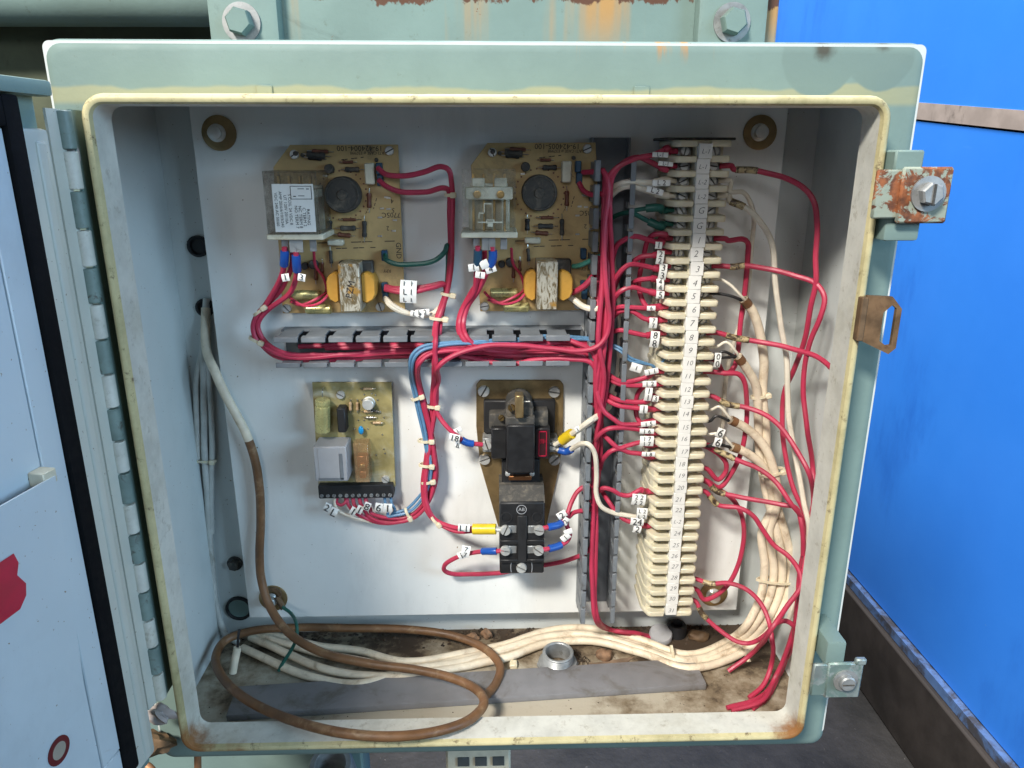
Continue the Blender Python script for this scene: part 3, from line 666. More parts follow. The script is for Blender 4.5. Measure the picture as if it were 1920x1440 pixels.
def timer_board(ox, oy, lab, serial, labelled):
    q = lambda x, y: (x+ox, y+oy)
    B0, B1 = 10, 11.6
    t = thing('timer_board', P(*q(640, 587), 0), lab, 'circuit board')
    poly = ppoly([q(543, 272), q(746, 271), q(760, 585), q(530, 588), q(512, 314)], B1)
    mb = MB().prism(poly, DB-B1*.001, DB-B0*.001, .0003)
    prt(*q(674, 278), B1, serial, .0054, mb); prt(*q(690, 287), B1, 'LATI CASE # E37998', .0030, mb)
    prt(*q(735, 377), B1, '4', .0045, mb); prt(*q(737, 394), B1, '5', .0045, mb); prt(*q(733, 403), B1, '7705C', .0052, mb); prt(*q(727, 428), B1, '2', .0045, mb)
    c = P(*q(747, 470), B1); mb.text('GND', c+V((0, -.00012, 0)), (0, 0, -1), (1, 0, 0), .0055, 1)
    prt(*q(726, 508), B1, 'RPY', .0035, mb)
    for (x0, y0, x1, y1) in ((640, 300, 682, 295), (595, 456, 742, 452), (630, 466, 705, 464), (706, 372, 700, 392), (640, 410, 678, 412), (700, 330, 706, 338), (690, 392, 685, 402)):
        a, b = P(*q(x0, y0), B1), P(*q(x1, y1), B1)
        nseg = 7
        for k in range(nseg):
            if k % 3 == 2: continue
            u, v = a.lerp(b, k/nseg), a.lerp(b, (k+.9)/nseg); w = V((.0003, 0, 0)) if abs(a.z-b.z) > abs(a.x-b.x) else V((0, 0, .0003))
            e = V((0, -.00012, 0)); mb.add([u-w+e, v-w+e, v+w+e, u+w+e], [(0, 1, 2, 3)], 1)
    bd = obj('board', mb, ['pcb', 'ink'], t)
    rnd = random.Random(5); mb = MB()
    for k in range(26):                      # solder pads round the dial and loose vias
        a = k/26*6.283; c = P(*q(641+46*math.cos(a), 366+46*math.sin(a)), B1); mb.lathe(c, FRONT, [(.0007, 0), (.0006, .0003), (0, .0003)], 8)
    obj('solder_pads', mb, 'resbrown', bd)
    mb = MB()
    for (x, y) in ((724, 370), (728, 392), (712, 408), (740, 413), (712, 443), (738, 433), (728, 371), (716, 391), (622, 350), (609, 330)):
        c = P(*q(x, y), B1); w = .0016; mb.box(c.x-w, c.x+w, c.y-.0004, c.y, c.z-.0007, c.z+.0007, .0002)
    obj('solder_joints', mb, 'solder', bd)
    for (x, y) in ((552, 290), (730, 283), (538, 578), (713, 575)):
        a = P(*q(x, y), 0); a = V((P(*q(x, y), B1).x, DB, P(*q(x, y), B1).z))
        obj('standoff', MB().cyl(a, a+FRONT*.010, .0032, n=6), 'dullsteel', t)
        screw(*q(x, y), B1, 8.5, t)
    # relay in a clear dusty cover, lying on the board with its tabs pointing down
    X0, X1, Z0, Z1 = pext(*q(496, 321), *q(596, 440), 52)
    g = .0012
    ry = obj('relay_base', MB().box(X0-.0015, X1+.0015, DB-.050, DB-.0118, Z0-.004, Z0, .0005), 'cream', t)
    mb = MB()
    for (x0, x1, y0, y1, z0, z1) in ((X0, X1, DB-.052, DB-.052+g, Z0, Z1), (X0, X0+g, DB-.052+g, DB-.0125, Z0, Z1), (X1-g, X1, DB-.052+g, DB-.0125, Z0, Z1), (X0+g, X1-g, DB-.052+g, DB-.0125, Z1-g, Z1)):
        mb.box(x0, x1, y0, y1, z0, z1, .0003)
    obj('relay_cover', mb, 'clear' if labelled else 'clear2', t)
    w = X1-X0; hh = Z1-Z0
    obj('relay_coil', MB().cyl((X0+w*.5, DB-.026, Z0+hh*.12), (X0+w*.5, DB-.026, Z0+hh*.52), w*.22, n=20), 'copper' if labelled else 'dullsteel', t)
    obj('relay_frame', MB().box(X0+w*.12, X1-w*.12, DB-.016, DB-.0125, Z0, Z0+hh*.75, .0004).box(X0+w*.1, X1-w*.1, DB-.044, DB-.018, Z0+hh*.56, Z0+hh*.70, .0008), 'cream', t)
    for k in range(4):
        xx = X0+w*(.2+.2*k); obj('contact_blade', MB().box(xx-.0009, xx+.0009, DB-.040, DB-.036, Z0, Z0+hh*.92, .0002), 'brass', t)
    if labelled:
        lb = MB().box(X0+w*.16, X0+w*.93, DB-.0524, DB-.0520, Z0+hh*.04, Z0+hh*.80)
        lx, ly = X0+w*.16, DB-.0526
        rows = ['VDC 240 AC 50/60', 'AMP 20/6/6/10/3/240', 'UT 120V 20/10A', 'S COIL 24 VDC 8']
        for k, s in enumerate(rows):
            lb.text(s, (lx+w*(.06+.085*k), ly, Z0+hh*.40), (0, 0, -1), (1, 0, 0), .0028, 1)
        for k, s in enumerate(['NO TERM 7', 'NC TERM 8', 'C TERM 2', 'RATING']):
            lb.text(s, (lx+w*(.42+.075*k), ly, Z0+hh*.28), (0, 0, -1), (1, 0, 0), .0030, 1)
        fx0, fx1, fz0, fz1 = lx+w*.34, lx+w*.74, Z0+hh*.56, Z0+hh*.77
        for (a0, a1, b0, b1) in ((fx0, fx1, fz0, fz0+.0004), (fx0, fx1, fz1-.0004, fz1), (fx0, fx0+.0004, fz0, fz1), (fx1-.0004, fx1, fz0, fz1), (fx0+w*.14, fx1-w*.14, fz0+hh*.05, fz0+hh*.06), (fx0+w*.14, fx1-w*.14, fz1-hh*.05, fz1-hh*.04), (fx0+w*.05, fx0+w*.1, fz0+hh*.04, fz0+hh*.055), (fx1-w*.1, fx1-w*.05, fz1-hh*.055, fz1-hh*.04)):
            lb.add([(a0, ly, b0), (a1, ly, b0), (a1, ly, b1), (a0, ly, b1)], [(0, 1, 2, 3)], 1)
        obj('relay_label', lb, ['paper', 'ink'], t)
    else:
        # printed wiring diagram and the cream contact carriers seen through the cover
        obj('contact_carrier', MB().box(X0+w*.05, X1-w*.05, DB-.049, DB-.046, Z0+hh*.52, Z0+hh*.72, .0008).box(X0+w*.18, X0+w*.42, DB-.048, DB-.046, Z0+hh*.72, Z0+hh*.86, .0006).box(X0+w*.6, X0+w*.84, DB-.048, DB-.046, Z0+hh*.72, Z0+hh*.86, .0006), 'cream', t)
        for xx in (.28, .72): obj('rivet', MB().lathe(V((X0+w*xx, DB-.049, Z0+hh*.60)), FRONT, [(.0028, 0), (.0026, .0008), (.0016, .001), (0, .0006)], 14), 'brass', t)
        lb = MB(); ly = DB-.0523
        for (a0, a1, b0, b1) in ((.3, .42, .30, .32), (.4, .42, .30, .47), (.42, .55, .45, .47), (.3, .32, .22, .31), (.28, .75, .155, .175), (.44, .46, .175, .2), (.44, .6, .195, .21), (.58, .6, .175, .2), (.47, .57, .09, .15)):
            lb.add([(X0+w*a0, ly, Z0+hh*b0), (X0+w*a1, ly, Z0+hh*b0), (X0+w*a1, ly, Z0+hh*b1), (X0+w*a0, ly, Z0+hh*b1)], [(0, 1, 2, 3)], 0)
        obj('printed_diagram', lb, 'cream', t, flat=True)
        obj('relay_core', MB().box(X0+w*.1, X1-w*.1, DB-.034, DB-.0125, Z0, Z0+hh*.5, .0008), 'cream', t)
    for k, hx_ in ((.25, 44), (.42, 47), (.55, 47), (.78, 42)):
        xx = X0+w*k; obj('relay_tab', MB().box(xx-.0024, xx+.0024, DB-hx_*.001, DB-hx_*.001+.0008, Z0-.013, Z0-.0035, .0002), 'dullsteel', t)
    # big round timing dial
    c = P(*q(641, 366), 22); r = 33.5*(c-CAM).dot(FW)/FPX
    obj('dial', MB().lathe(V((c.x, DB-.0116, c.z)), FRONT, [(r*.93, 0), (r, .001), (r, .0092), (r*.95, .0104), (r*.86, .0104), (r*.84, .0098), (r*.3, .0098), (r*.27, .0106), (0, .0106)], 40), 'dusty_black', t)
    pbox('film_capacitor', *q(683, 306), *q(701, 346), 11.6, 20, 'cream', t, .0008)
    pbox('film_capacitor', *q(613, 450), *q(643, 461), 11.6, 18, 'cream', t, .0008)
    for (x, y, ang, L, rp, m_) in ((660, 318, 0, 26, 5, 'dusty_black'), (692, 376, 1.57, 28, 4.6, 'resbrown'), (652, 428, 0, 28, 5, 'dusty_black'), (683, 430, 1.57, 30, 4.6, 'dusty_black'),
                                 (645, 441, .1, 24, 4.5, 'resbrown'), (652, 304, 0, 20, 3.2, 'resbrown'), (592, 291, .1, 34, 6.5, 'dusty_black'), (600, 284, .05, 30, 4, 'resbrown'), (590, 297, .1, 26, 4, 'black'),
                                 (592, 512, 1.57, 26, 4, 'resbrown'), (604, 502, 1.57, 20, 3.2, 'resbrown'), (620, 482, 1.5, 24, 3.5, 'dusty_black'), (655, 412, 0, 24, 3, 'resbrown'), (618, 425, 1.57, 22, 5, 'black')):
        resistor(*q(x, y), ang, L, rp, 13.5, m_, t)
    for (x, y, rp, hh_) in ((615, 317, 9, 18), (553, 288, 5, 15), (566, 291, 4, 14), (586, 497, 9, 17), (570, 500, 7, 16), (705, 300, 4, 13)):
        c = P(*q(x, y), hh_); r = rp*(c-CAM).dot(FW)/FPX
        obj('transistor', MB().cyl(V((c.x, DB-.0116, c.z)), c, r, r*.92, 14, bev=.0004), 'dusty_black', t)
    # transformer: lacquered core between two taped coil lobes
    tc = pbox('transformer_core', *q(636, 495), *q(675, 585), 11.6, 36, 'lam', t, .0006)
    if labelled: obj('stamped_mark', MB().text('PZM', P(*q(657, 543), 36.3), (.25, 0, 1), (-1, 0, .25), .0068, 0), 'ink', tc, flat=True)
    pbox('core_flank', *q(637, 490), *q(700, 560), 11.6, 20, 'dusty_black', t, .001)
    for s, (x0, x1) in ((1, (676.5, 704)), (-1, (612, 634.5))):
        X0_, X1_, Z0_, Z1_ = pext(*q(x0, 511), *q(x1, 570), 30)
        mb = MB(); yy = DB-.030
        ed = [(0, .08), (.35, .0), (.8, .12), (1, .3), (1, .72), (.8, .9), (.35, 1), (0, .95)]
        poly_ = [((X0_+u*(X1_-X0_)) if s > 0 else (X1_-u*(X1_-X0_)), Z0_+v*(Z1_-Z0_)) for u, v in ed]
        mb.prism(poly_, yy, DB-.0117, .001); obj('coil', mb, 'tape', t)
    cylp('electrolytic_capacitor', *q(548, 553), *q(600, 553), 9, 17.5, 'resin', t, 18, .001)
    cylp('electrolytic_capacitor', *q(573, 580), *q(622, 580), 9, 17.5, 'resin', t, 18, .001)
    for pts in ([(588, 470, 30), (592, 500, 20), (606, 520, 16), (612, 545, 15), (595, 560, 28), (565, 572, 26), (545, 566, 18)],
                [(620, 530, 16), (618, 548, 24), (600, 568, 30), (572, 574, 28), (548, 562, 22), (538, 552, 15)]):
        obj('relay_lead', MB().tube([P(*q(x, y), h) for x, y, h in pts], .0011, 7), 'red', t)
    for (x, y) in ((712, 316), (714, 338), (722, 478), (722, 538), (724, 553)):
        a = P(*q(x, y), 12); obj('spade_terminal', MB().box(a.x-.0022, a.x+.0022, DB-.018, DB-.0115, a.z-.004, a.z+.004, .0006), 'teal_ferrule', t)
    return t
timer_board(0, 0, 'tan timer board whose relay carries a white printed label', '19-424004-100', True)
timer_board(370.5, -4, 'tan timer board whose unlabelled clear relay shows its contacts', '19-424005-100', False)
# --- small board with grey module
t = thing('control_board', P(665, 930, 0), 'small yellowed circuit board with grey module and black screw connector', 'circuit board')
mb = MB().prism(ppoly([(585, 717), (734, 717), (742, 913), (597, 913)], 8), DB-.008, DB-.0065, .0003)
obj('board', mb, 'pcb2', t)
for (x, y) in ((595, 727), (725, 727), (606, 903), (732, 903)):
    c = P(x, y, 8); obj('standoff', MB().cyl((c.x, DB, c.z), (c.x, DB-.0066, c.z), .0028, n=6), 'dullsteel', t)
screw(639, 740, 8, 8, t); screw(723, 898, 8, 7.5, t)
a, b = P(605, 810, 16), P(605, 743, 16)
cp_ = obj('electrolytic_capacitor', MB().lathe(a, b-a, [(0, 0), (.0052, 0), (.0059, .0007), (.0059, .0215), (.0053, .0222), (.0053, .0228), (.0059, .0235), (.0059, .0268), (.0052, .0275), (0, .0270)], 22), 'resin', t)
obj('lead', MB().tube([b+V((0, 0, -.001)), b+V((0, 0, .004)), V((b.x, DB-.009, b.z+.006))], .0004, 5), 'solder', cp_)
pbox('regulator', 632, 766, 648, 812, 8, 19, 'soot', t, .001)
pbox('regulator_tab', 634, 763, 646, 774, 8, 13, 'dullsteel', t, .0004)
c = P(692, 755, 8); obj('metal_can_transistor', MB().lathe(c, FRONT, [(.0052, 0), (.0052, .0006), (.0046, .0008), (.0046, .006), (.004, .0066), (0, .0066)], 22), 'steel', t)
for (x, y, ang, L, m_) in ((690, 729, 0, 17, 'restan'), (657, 762, 1.57, 15, 'restan'), (670, 762, 1.57, 15, 'restan'), (689, 772, 0, 13, 'restan'), (694, 783, 0, 15, 'solder'), (707, 793, 0, 15, 'restan'), (702, 770, .3, 14, 'dusty_black')):
    resistor(x, y, ang, L, 2.9, 9.6, m_, t)
mb = MB(); rnd = random.Random(2)
for (x, y) in [(658, 750), (670, 750), (683, 740), (697, 738), (704, 741), (708, 750), (679, 750), (672, 788), (683, 788), (665, 804), (690, 804), (720, 842), (722, 850), (705, 853), (717, 815), (713, 772), (720, 783)]:
    mb.lathe(P(x, y, 8), FRONT, [(.0008, 0), (.0006, .0005), (0, .0006)], 8)
obj('solder_joints', mb, 'solder', t)
lump('disc_capacitor', P(677, 807, 12), .0026, 'bluecap', t, (.85, .7, 1.45), 1, 2, .02)
X0, X1, Z0, Z1 = pext(589, 838, 651, 903, 30)
obj('power_module', MB().box(X0, X1, DB-.030, DB-.008, Z0, Z1, .0008).box(X0+.0035, X1-.006, DB-.0304, DB-.0299, Z0+.003, Z1-.001, .0002), 'relaygrey', t)
obj('module_edge', MB().box(X1-.0058, X1-.0035, DB-.0306, DB-.0299, Z0+.002, Z1-.006).box(X0+.003, X1-.0035, DB-.0306, DB-.0299, Z0+.0015, Z0+.003), 'duct', t)
X0, X1, Z0, Z1 = pext(664, 832, 692, 905, 20)
obj('amber_relay', MB().box(X0, X1, DB-.020, DB-.008, Z0, Z1, .0006), 'amber', t)
obj('relay_contacts', MB().box(X0+.002, X1-.002, DB-.0175, DB-.009, Z0+.012, Z1-.012, .0004).box(X0+.0035, X1-.0035, DB-.0185, DB-.009, Z0+.003, Z0+.009, .0004), 'copper', t)
obj('relay_contacts', MB().box(X0+.004, X1-.004, DB-.019, DB-.0175, Z0+.0125, Z0+.0155, .0004), 'brass', t)
X0, X1, Z0, Z1 = pext(597, 914, 737, 935, 14)
cn = obj('screw_connector', MB().box(X0, X1, DB-.014, DB-.0005, Z0, Z1+.002, .0008), 'soot', t)
for k in range(12):
    x = X0+(k+.5)*(X1-X0)/12; screw3(V((x, DB-.0139, Z0+.0028)), .0016, cn, 'dullsteel', hh=.8)
# --- contactor with timing head
t = thing('control_relay', P(978, 1078, 0), 'black industrial control relay on a brass coloured mounting plate', 'relay')
mb = MB().prism(ppoly([(900, 713), (1050, 713), (1057, 722), (1056, 800), (1050, 870), (1022, 1000), (938, 1000), (900, 870), (893, 800), (893, 722)], 3), DB-.003, DB-.0004, .0005)
obj('mounting_plate', mb, 'goldplate', t)
for (x, y) in ((907, 733), (1039, 734), (909, 860), (1039, 861)): screw(x, y, 3, 11, t, hh=3.2)
screw(1029, 762, 6, 8, t, 'brass'); screw(940, 783, 22, 6, t, 'brass')
pbox('backing_block', 907, 751, 1041, 812, 3, 9, 'soot', t, .001)
# armature hood: an arch of dusty iron with a brass pole piece
X0, X1, Z0, Z1 = pext(949, 746, 1001, 798, 34)
arch = [(X0, Z0), (X0, Z0+(Z1-Z0)*.55)]+[((X0+X1)/2-(X1-X0)/2*math.cos(math.pi*k/10), Z0+(Z1-Z0)*.55+(Z1-Z0)*.45*math.sin(math.pi*k/10)) for k in range(1, 10)]+[(X1, Z0+(Z1-Z0)*.55), (X1, Z0)]
obj('armature_hood', MB().prism(arch, DB-.030, DB-.008, .0008), 'dusty_black', t)
mb = MB(); pbx = pext(966, 742, 982, 785, 40)
obj('pole_piece', MB().box(pbx[0], pbx[1], DB-.040, DB-.029, pbx[2], pbx[3], .0008), 'goldplate', t)
screw(959, 764, 32, 7, t, 'brass')
obj('spring_wire', MB().tube([P(975, 753, 36), P(994, 753, 37)], .0005, 6), 'steel', t)
pbox('hood_shoulder', 917, 775, 952, 806, 9, 20, 'dusty_black', t, .002, 2)
pbox('hood_shoulder', 1000, 769, 1028, 806, 9, 20, 'dusty_black', t, .002, 2)
pbox('hood_skirt', 948, 782, 1003, 803, 9, 34, 'dusty_black', t, .001)
pbox('coil', 950, 797, 1003, 888, 9, 36, 'black', t, .0012)
pbox('coil_ear', 921, 803, 950.5, 861, 6, 26, 'black', t, .001)
mb = MB(); X0, X1, Z0, Z1 = pext(1003, 803, 1031, 860, 26)
mb.box(X0, X1, DB-.026, DB-.006, Z0, Z1, .0008); obj('coil_ear', mb, 'black', t)
X0, X1, Z0, Z1 = pext(1007, 806, 1028, 857, 26); lb = MB().box(X0, X1, DB-.0264, DB-.0258, Z0, Z1)
for (a0, a1, b0, b1) in ((.15, .85, .04, .07), (.15, .85, .93, .96), (.15, .2, .04, .96), (.8, .85, .04, .96)):
    lb.add([(X0+(X1-X0)*a0, DB-.0266, Z0+(Z1-Z0)*b0), (X0+(X1-X0)*a1, DB-.0266, Z0+(Z1-Z0)*b0), (X0+(X1-X0)*a1, DB-.0266, Z0+(Z1-Z0)*b1), (X0+(X1-X0)*a0, DB-.0266, Z0+(Z1-Z0)*b1)], [(0, 1, 2, 3)], 1)
for k in range(4): lb.text(('COIL', '115V', '60Hz', 'C'+'1')[k], ((X0+X1)/2+(k-1.5)*.0012, DB-.0267, Z0+(Z1-Z0)*.6), (0, 0, 1), (-1, 0, 0), .0019, 1)
obj('coil_label', lb, ['redlabel', 'redsticker'], t)
for (x0, x1, sx) in ((905, 923, 913), (1028, 1046, 1036)):
    pbox('coil_terminal', x0, 822, x1, 848, 3, 17, 'dullsteel', t, .0006); screw(sx, 834, 17, 9.5, t, hh=3)
pbox('yoke', 941, 862, 1012, 915, 3, 20, 'soot', t, .001)
pbox('contact_bridge', 954, 893, 997, 901, 20, 24, 'copper', t, .0005)
for x in (952, 998): c = P(x, 890, 24); obj('rivet', MB().lathe(c+V((0, .004, 0)), FRONT, [(.002, 0), (.002, .003), (0, .004)], 12), 'steel', t)
# contact block
HB = 40
X0, X1, Z0, Z1 = pext(937, 942, 1021, 1076, HB)
bk = obj('contact_block', MB().box(X0, X1, DB-HB*.001, DB-.003, Z0, Z1, .0012), 'black', t)
tp = P(937, 914, 30).z
mb = MB(); mb.add([(X0, DB-.0395, Z1-.001), (X1, DB-.0395, Z1-.001), (X1, DB-.026, tp), (X0, DB-.026, tp), (X0, DB-.004, tp), (X1, DB-.004, tp), (X0, DB-.004, Z1-.001), (X1, DB-.004, Z1-.001)],
                 [(0, 1, 2, 3), (3, 2, 5, 4), (0, 3, 4, 6), (1, 7, 5, 2)])
obj('block_shoulder', mb, 'dusty_black', t, flat=True)
W_, H_ = X1-X0, Z1-Z0; f = DB-HB*.001
zpx = lambda y: P(978, y, HB).z
xpx = lambda x: P(x, 1000, HB).x
obj('centre_rib', MB().box(xpx(970), xpx(988), f-.0025, f+.001, zpx(1052), zpx(965), .0006), 'soot', bk)
for (y0, y1) in ((1010, 1018), (1046, 1052)):
    for (x0, x1) in ((938, 971), (988, 1020)): obj('barrier', MB().box(xpx(x0), xpx(x1), f-.003, f+.001, zpx(y1), zpx(y0), .0005), 'black', bk)
for x in (950, 1008): c = P(x, 970, HB); obj('socket', MB().lathe(V((c.x, f, c.z)), FRONT, [(.0048, -.0004), (.0048, .0009), (.0038, .0009), (.0036, -.0001), (0, -.0001)], 20), 'soot', bk)
for (x, y) in ((948, 993), (1011, 993), (948, 1031), (1010, 1031)):
    d_ = 10 if x < 978 else -10
    pbox('contact_plate', x-11+(d_ if d_ > 0 else -d_*-1), y-7, x+11+(d_ if d_ > 0 else -d_*-1), y+7, HB-.5, HB+.8, 'dullsteel', t, .0004)
    screw(x, y, HB+.8, 10, t, hh=3)
screw(978, 1064, HB, 10, t, hh=2.4)
c = P(978, 955, HB)
lg = MB().lathe(c, FRONT, [(.0047, 0), (.0047, .0003), (0, .0003)], 28).text('AB', c+FRONT*.0005, (1, 0, 0), (0, 0, 1), .0042, 1)
n = 28
for k in range(n):
    a0, a1 = 6.2832*k/n, 6.2832*(k+1)/n
    lg.add([c+FRONT*.0005+V((math.cos(a)*r, 0, math.sin(a)*r)) for a, r in ((a0, .0036), (a1, .0036), (a1, .0041), (a0, .0041))], [(0, 1, 2, 3)], 1)
obj('maker_emblem', lg, ['soot', 'relaygrey'], t)
mk = MB()
for s, x in ((1, 995), (-1, 961)):
    pts = [P(x+s*3*math.cos(k*.35-.9), 1064+12*math.sin(k*.35-.9), HB+.2) for k in range(6)]; mk.tube(pts, .0003, 5, 0, 2)
obj('printed_mark', mk, 'relaygrey', t)
# ------------------------------------------------------------------ wires
def TL(i, dx=0): return V((TX-.0155+dx, DB-.0325, tz(i)))
def TR(i, dx=0): return V((TX+.0150+dx, DB-.0325, tz(i)))
def RW(x, y, xw=.2455): return atX(x, y, xw)
def cv(p):
    if isinstance(p, Vector): return p
    if p[0] == 'L': return TL(p[1])
    if p[0] == 'R': return TR(p[1])
    return P(*p)
WP = {}
def W(lab, mat, pts, r=1.95, grp=None, n=8, cat='wire', name='wire', sub=6):
    pts = [cv(p) for p in pts]
    jr = random.Random(len(WP)*7+3)
    full = []
    sm = smooth(pts, sub); ph = [jr.uniform(0, 6.28) for _ in range(6)]; L = 0; N = len(sm)-1; amp = .00030*min(1., 2./r)
    for i, p in enumerate(sm):            # hand-laid wires are never quite smooth
        if i: L += (p-sm[i-1]).length
        e = min(1, i/4, (N-i)/4)
        full.append(p+V([math.sin(L*(70+25*k)+ph[k])+.35*math.sin(L*(170+40*k)+ph[k+3]) for k in range(3)])*amp*e)
    o = obj(name, MB().tube(full, r*.001, n, 0, 1), mat, None, lab=lab, cat=cat, grp=grp)
    WP[o] = (full, r*.001); return o
def sleeve(w, t0, t1, k, mat, name='sleeve', n=10, text=None):
    pts, r = WP[w]; N = len(pts)-1; i0, i1 = int(round(t0*N)), int(round(t1*N)); seg = pts[i0:max(i1, i0+1)+1]
    mb = MB().tube(seg, r*k, n, 0, 1)
    return obj(name, mb, mat, w)
def endsleeve(w, mm, k, mat, start=False, name='ferrule', off=0.):
    pts, r = WP[w]; pts = pts[::-1] if not start else pts; acc = 0; seg = []
    for a, b in zip(pts, pts[1:]):
        if acc >= off*.001: seg.append(a)
        acc += (b-a).length
        if acc > (mm+off)*.001: seg.append(b); break
    if len(seg) < 2: seg = [pts[0], pts[1]]
    return obj(name, MB().tube(seg, r*k, 10, 0, 1), mat, w)
def flag(w, x, y, h, wpx, hpx, ang, rows, tilt=0., size=None):
    """folded paper marker round a wire, facing out of the enclosure"""
    c = P(x, y, h); s = (c-CAM).dot(FW)/FPX; a = math.radians(ang)
    R_ = V((math.cos(a), tilt*.3, -math.sin(a))); U_ = V((math.sin(a), -tilt, math.cos(a))).normalized(); N_ = R_.cross(U_).normalized()
    if N_.y > 0: N_ = -N_
    ww, hh = wpx*s/2, hpx*s/2; mb = MB(); nx = 5; t = .0003
    row = []
    for k in range(nx):
        u = -1+2*k/(nx-1); bow = -(u*u)*hh*.28
        row.append((u, bow))
    vs = []
    for e in (0, -t):
        for u, bow in row:
            for v in (-1, 1): vs.append(c+R_*ww*v+U_*hh*u+N_*(bow+e))
    fs = []; m = nx*2
    for k in range(nx-1):
        q = (2*k, 2*k+1, 2*k+3, 2*k+2); fs += [q, tuple(i+m for i in q[::-1])]
        fs += [(2*k, 2*k+2, m+2*k+2, m+2*k), (2*k+1, m+2*k+1, m+2*k+3, 2*k+3)]
    fs += [(0, m, m+1, 1), (2*nx-2, 2*nx-1, m+2*nx-1, m+2*nx-2)]
    mb.add(vs, fs)
    for k, s_ in enumerate(rows):
        v = 1-(2*k+1)/len(rows); sz = size or min(2*hh/len(rows)*1.2, 2*ww/max(1, len(s_))*1.7)
        mb.text(s_, c+U_*hh*v+N_*(-(v*v)*hh*.28+.0004), R_, U_, sz, 1)
    return obj('marker_tag', mb, ['paper', 'ink'], w)
GT = 'red wires landed on the terminal strip'
def pair(w, mm=11): endsleeve(w, mm, 1.35, 'red', False, 'crimp_sleeve')
# --- left side of the terminal strip
lw = {}
def LW(i, what, pts, mat='red', r=1.9, flagat=None, rows=None, fs=(12, 12), fa=0, crimp=True, sleeve_mat=None):
    w = W(f'{what} into the left of terminal {names[i]}', mat, pts+[V((TX-.024, DB-.033, tz(i))), TL(i)], r)
    if crimp: endsleeve(w, 12, 1.35, sleeve_mat or mat, False, 'crimp_sleeve', off=4)
    if flagat: flag(w, *flagat, *fs, fa, rows)
    lw[i] = w; return w
def uniq(w, lab): w['label'] = words(lab); return w
w = LW(0, '', [(1128, 470, 26), (1132, 400, 34), (1137, 345, 37), (1155, 315, 38), (1190, 297, 38), (1225, 290, 38), (1250, 279, 38)]); uniq(w, 'red wire tagged L-1 entering the topmost terminal from the duct')
flag(w, 1238, 290, 43, 30, 9, 2, ['L-1'])
w = LW(1, '', [(1136, 470, 24), (1143, 380, 34), (1148, 330, 37), (1170, 303, 36), (1195, 295, 35), (1220, 305, 35), (1250, 317, 36)]); uniq(w, 'red wire tagged L-1 entering the second terminal from the duct')
flag(w, 1248, 307, 43, 28, 8, 5, ['L-1'])
w = LW(2, '', [(1128, 395, 12), (1140, 362, 24), (1160, 345, 34), (1185, 340, 36), (1225, 342, 36)], 'white_wire', 2.0, (1240, 343, 42), ['L 2'], (34, 11)); uniq(w, 'white wire tagged L 2 on the upper of two L-2 terminals')
w = LW(3, '', [(1128, 410, 12), (1140, 375, 24), (1162, 353, 33), (1185, 350, 35), (1225, 362, 36)], 'white_wire', 2.0, (1228, 358, 42), ['L 2'], (32, 11), 14); uniq(w, 'white wire tagged L 2 on the lower of two L-2 terminals')
w = LW(4, '', [(1125, 425, 6), (1150, 405, 20), (1180, 397, 32), (1205, 392, 35), (1238, 390, 36)], 'green_wire', 1.7); uniq(w, 'dark green wire into the upper G terminal'); endsleeve(w, 14, 1.75, 'green_wire', False, 'crimp_sleeve', off=8)
w = LW(5, '', [(1125, 430, 8), (1150, 408, 20), (1182, 399, 33), (1210, 412, 35), (1240, 424, 36)], 'green_wire', 1.7); uniq(w, 'dark green wire into the lower G terminal'); endsleeve(w, 14, 1.75, 'green_wire', False, 'crimp_sleeve', off=8)
w = LW(6, '', [(1145, 520, 14), (1150, 480, 28), (1160, 456, 34), (1190, 443, 37), (1215, 450, 37), (1240, 456, 37)]); uniq(w, 'red wire arching out of the duct into terminal 1')
flag(w, 1235, 460, 43, 13, 13, 4, ['1'])
w = W('short red jumper looping from terminal 1 down to terminal 3', 'red', [('L', 6), V((TX-.024, DB-.034, tz(6)+.001)), (1250, 440, 39), (1228, 440, 38), (1214, 450, 32), (1206, 485, 28), (1199, 520, 26), (1200, 548, 27), (1213, 575, 30), (1230, 579, 33), V((TX-.022, DB-.033, tz(11))), TL(11)])
w = LW(7, '', [(1150, 545, 12), (1165, 510, 26), (1190, 488, 33), (1205, 480, 36), (1232, 477, 37)]); uniq(w, 'red wire tagged 2 entering terminal 2')
flag(w, 1238, 483, 43, 14, 25, 5, ['2', '2'])
w = LW(8, '', [(1142, 590, 14), (1147, 545, 28), (1158, 516, 36), (1180, 497, 38), (1210, 499, 37), (1236, 503, 37)]); uniq(w, 'red wire tagged 3 entering terminal 3')
flag(w, 1243, 510, 43, 15, 30, 5, ['3', '3'])
w = LW(9, '', [(1180, 545, 10), (1185, 532, 26), (1198, 525, 34), (1225, 523, 36)]); uniq(w, 'red wire tagged 4 entering terminal 4')
flag(w, 1238, 534, 43, 14, 22, -3, ['4', '4'])
w = LW(10, '', [(1143, 615, 14), (1150, 570, 28), (1162, 548, 36), (1185, 538, 37), (1210, 544, 36), (1230, 550, 36)]); uniq(w, 'red wire tagged 5 entering terminal 5')
flag(w, 1238, 553, 43, 15, 14, 5, ['5'])
w = LW(11, '', [(1140, 610, 16), (1150, 585, 28), (1163, 576, 35), (1190, 576, 36), (1215, 577, 37)]); uniq(w, 'red wire tagged 6 entering terminal 6')
flag(w, 1221, 578, 43, 16, 9, 0, ['6'])
w = LW(12, '', [(1140, 625, 12), (1150, 594, 26), (1165, 582, 33), (1185, 584, 34), (1208, 598, 35), (1225, 600, 36)]); uniq(w, 'red wire tagged 7 entering terminal 7')
flag(w, 1225, 606, 43, 15, 20, 2, ['7', '7'])
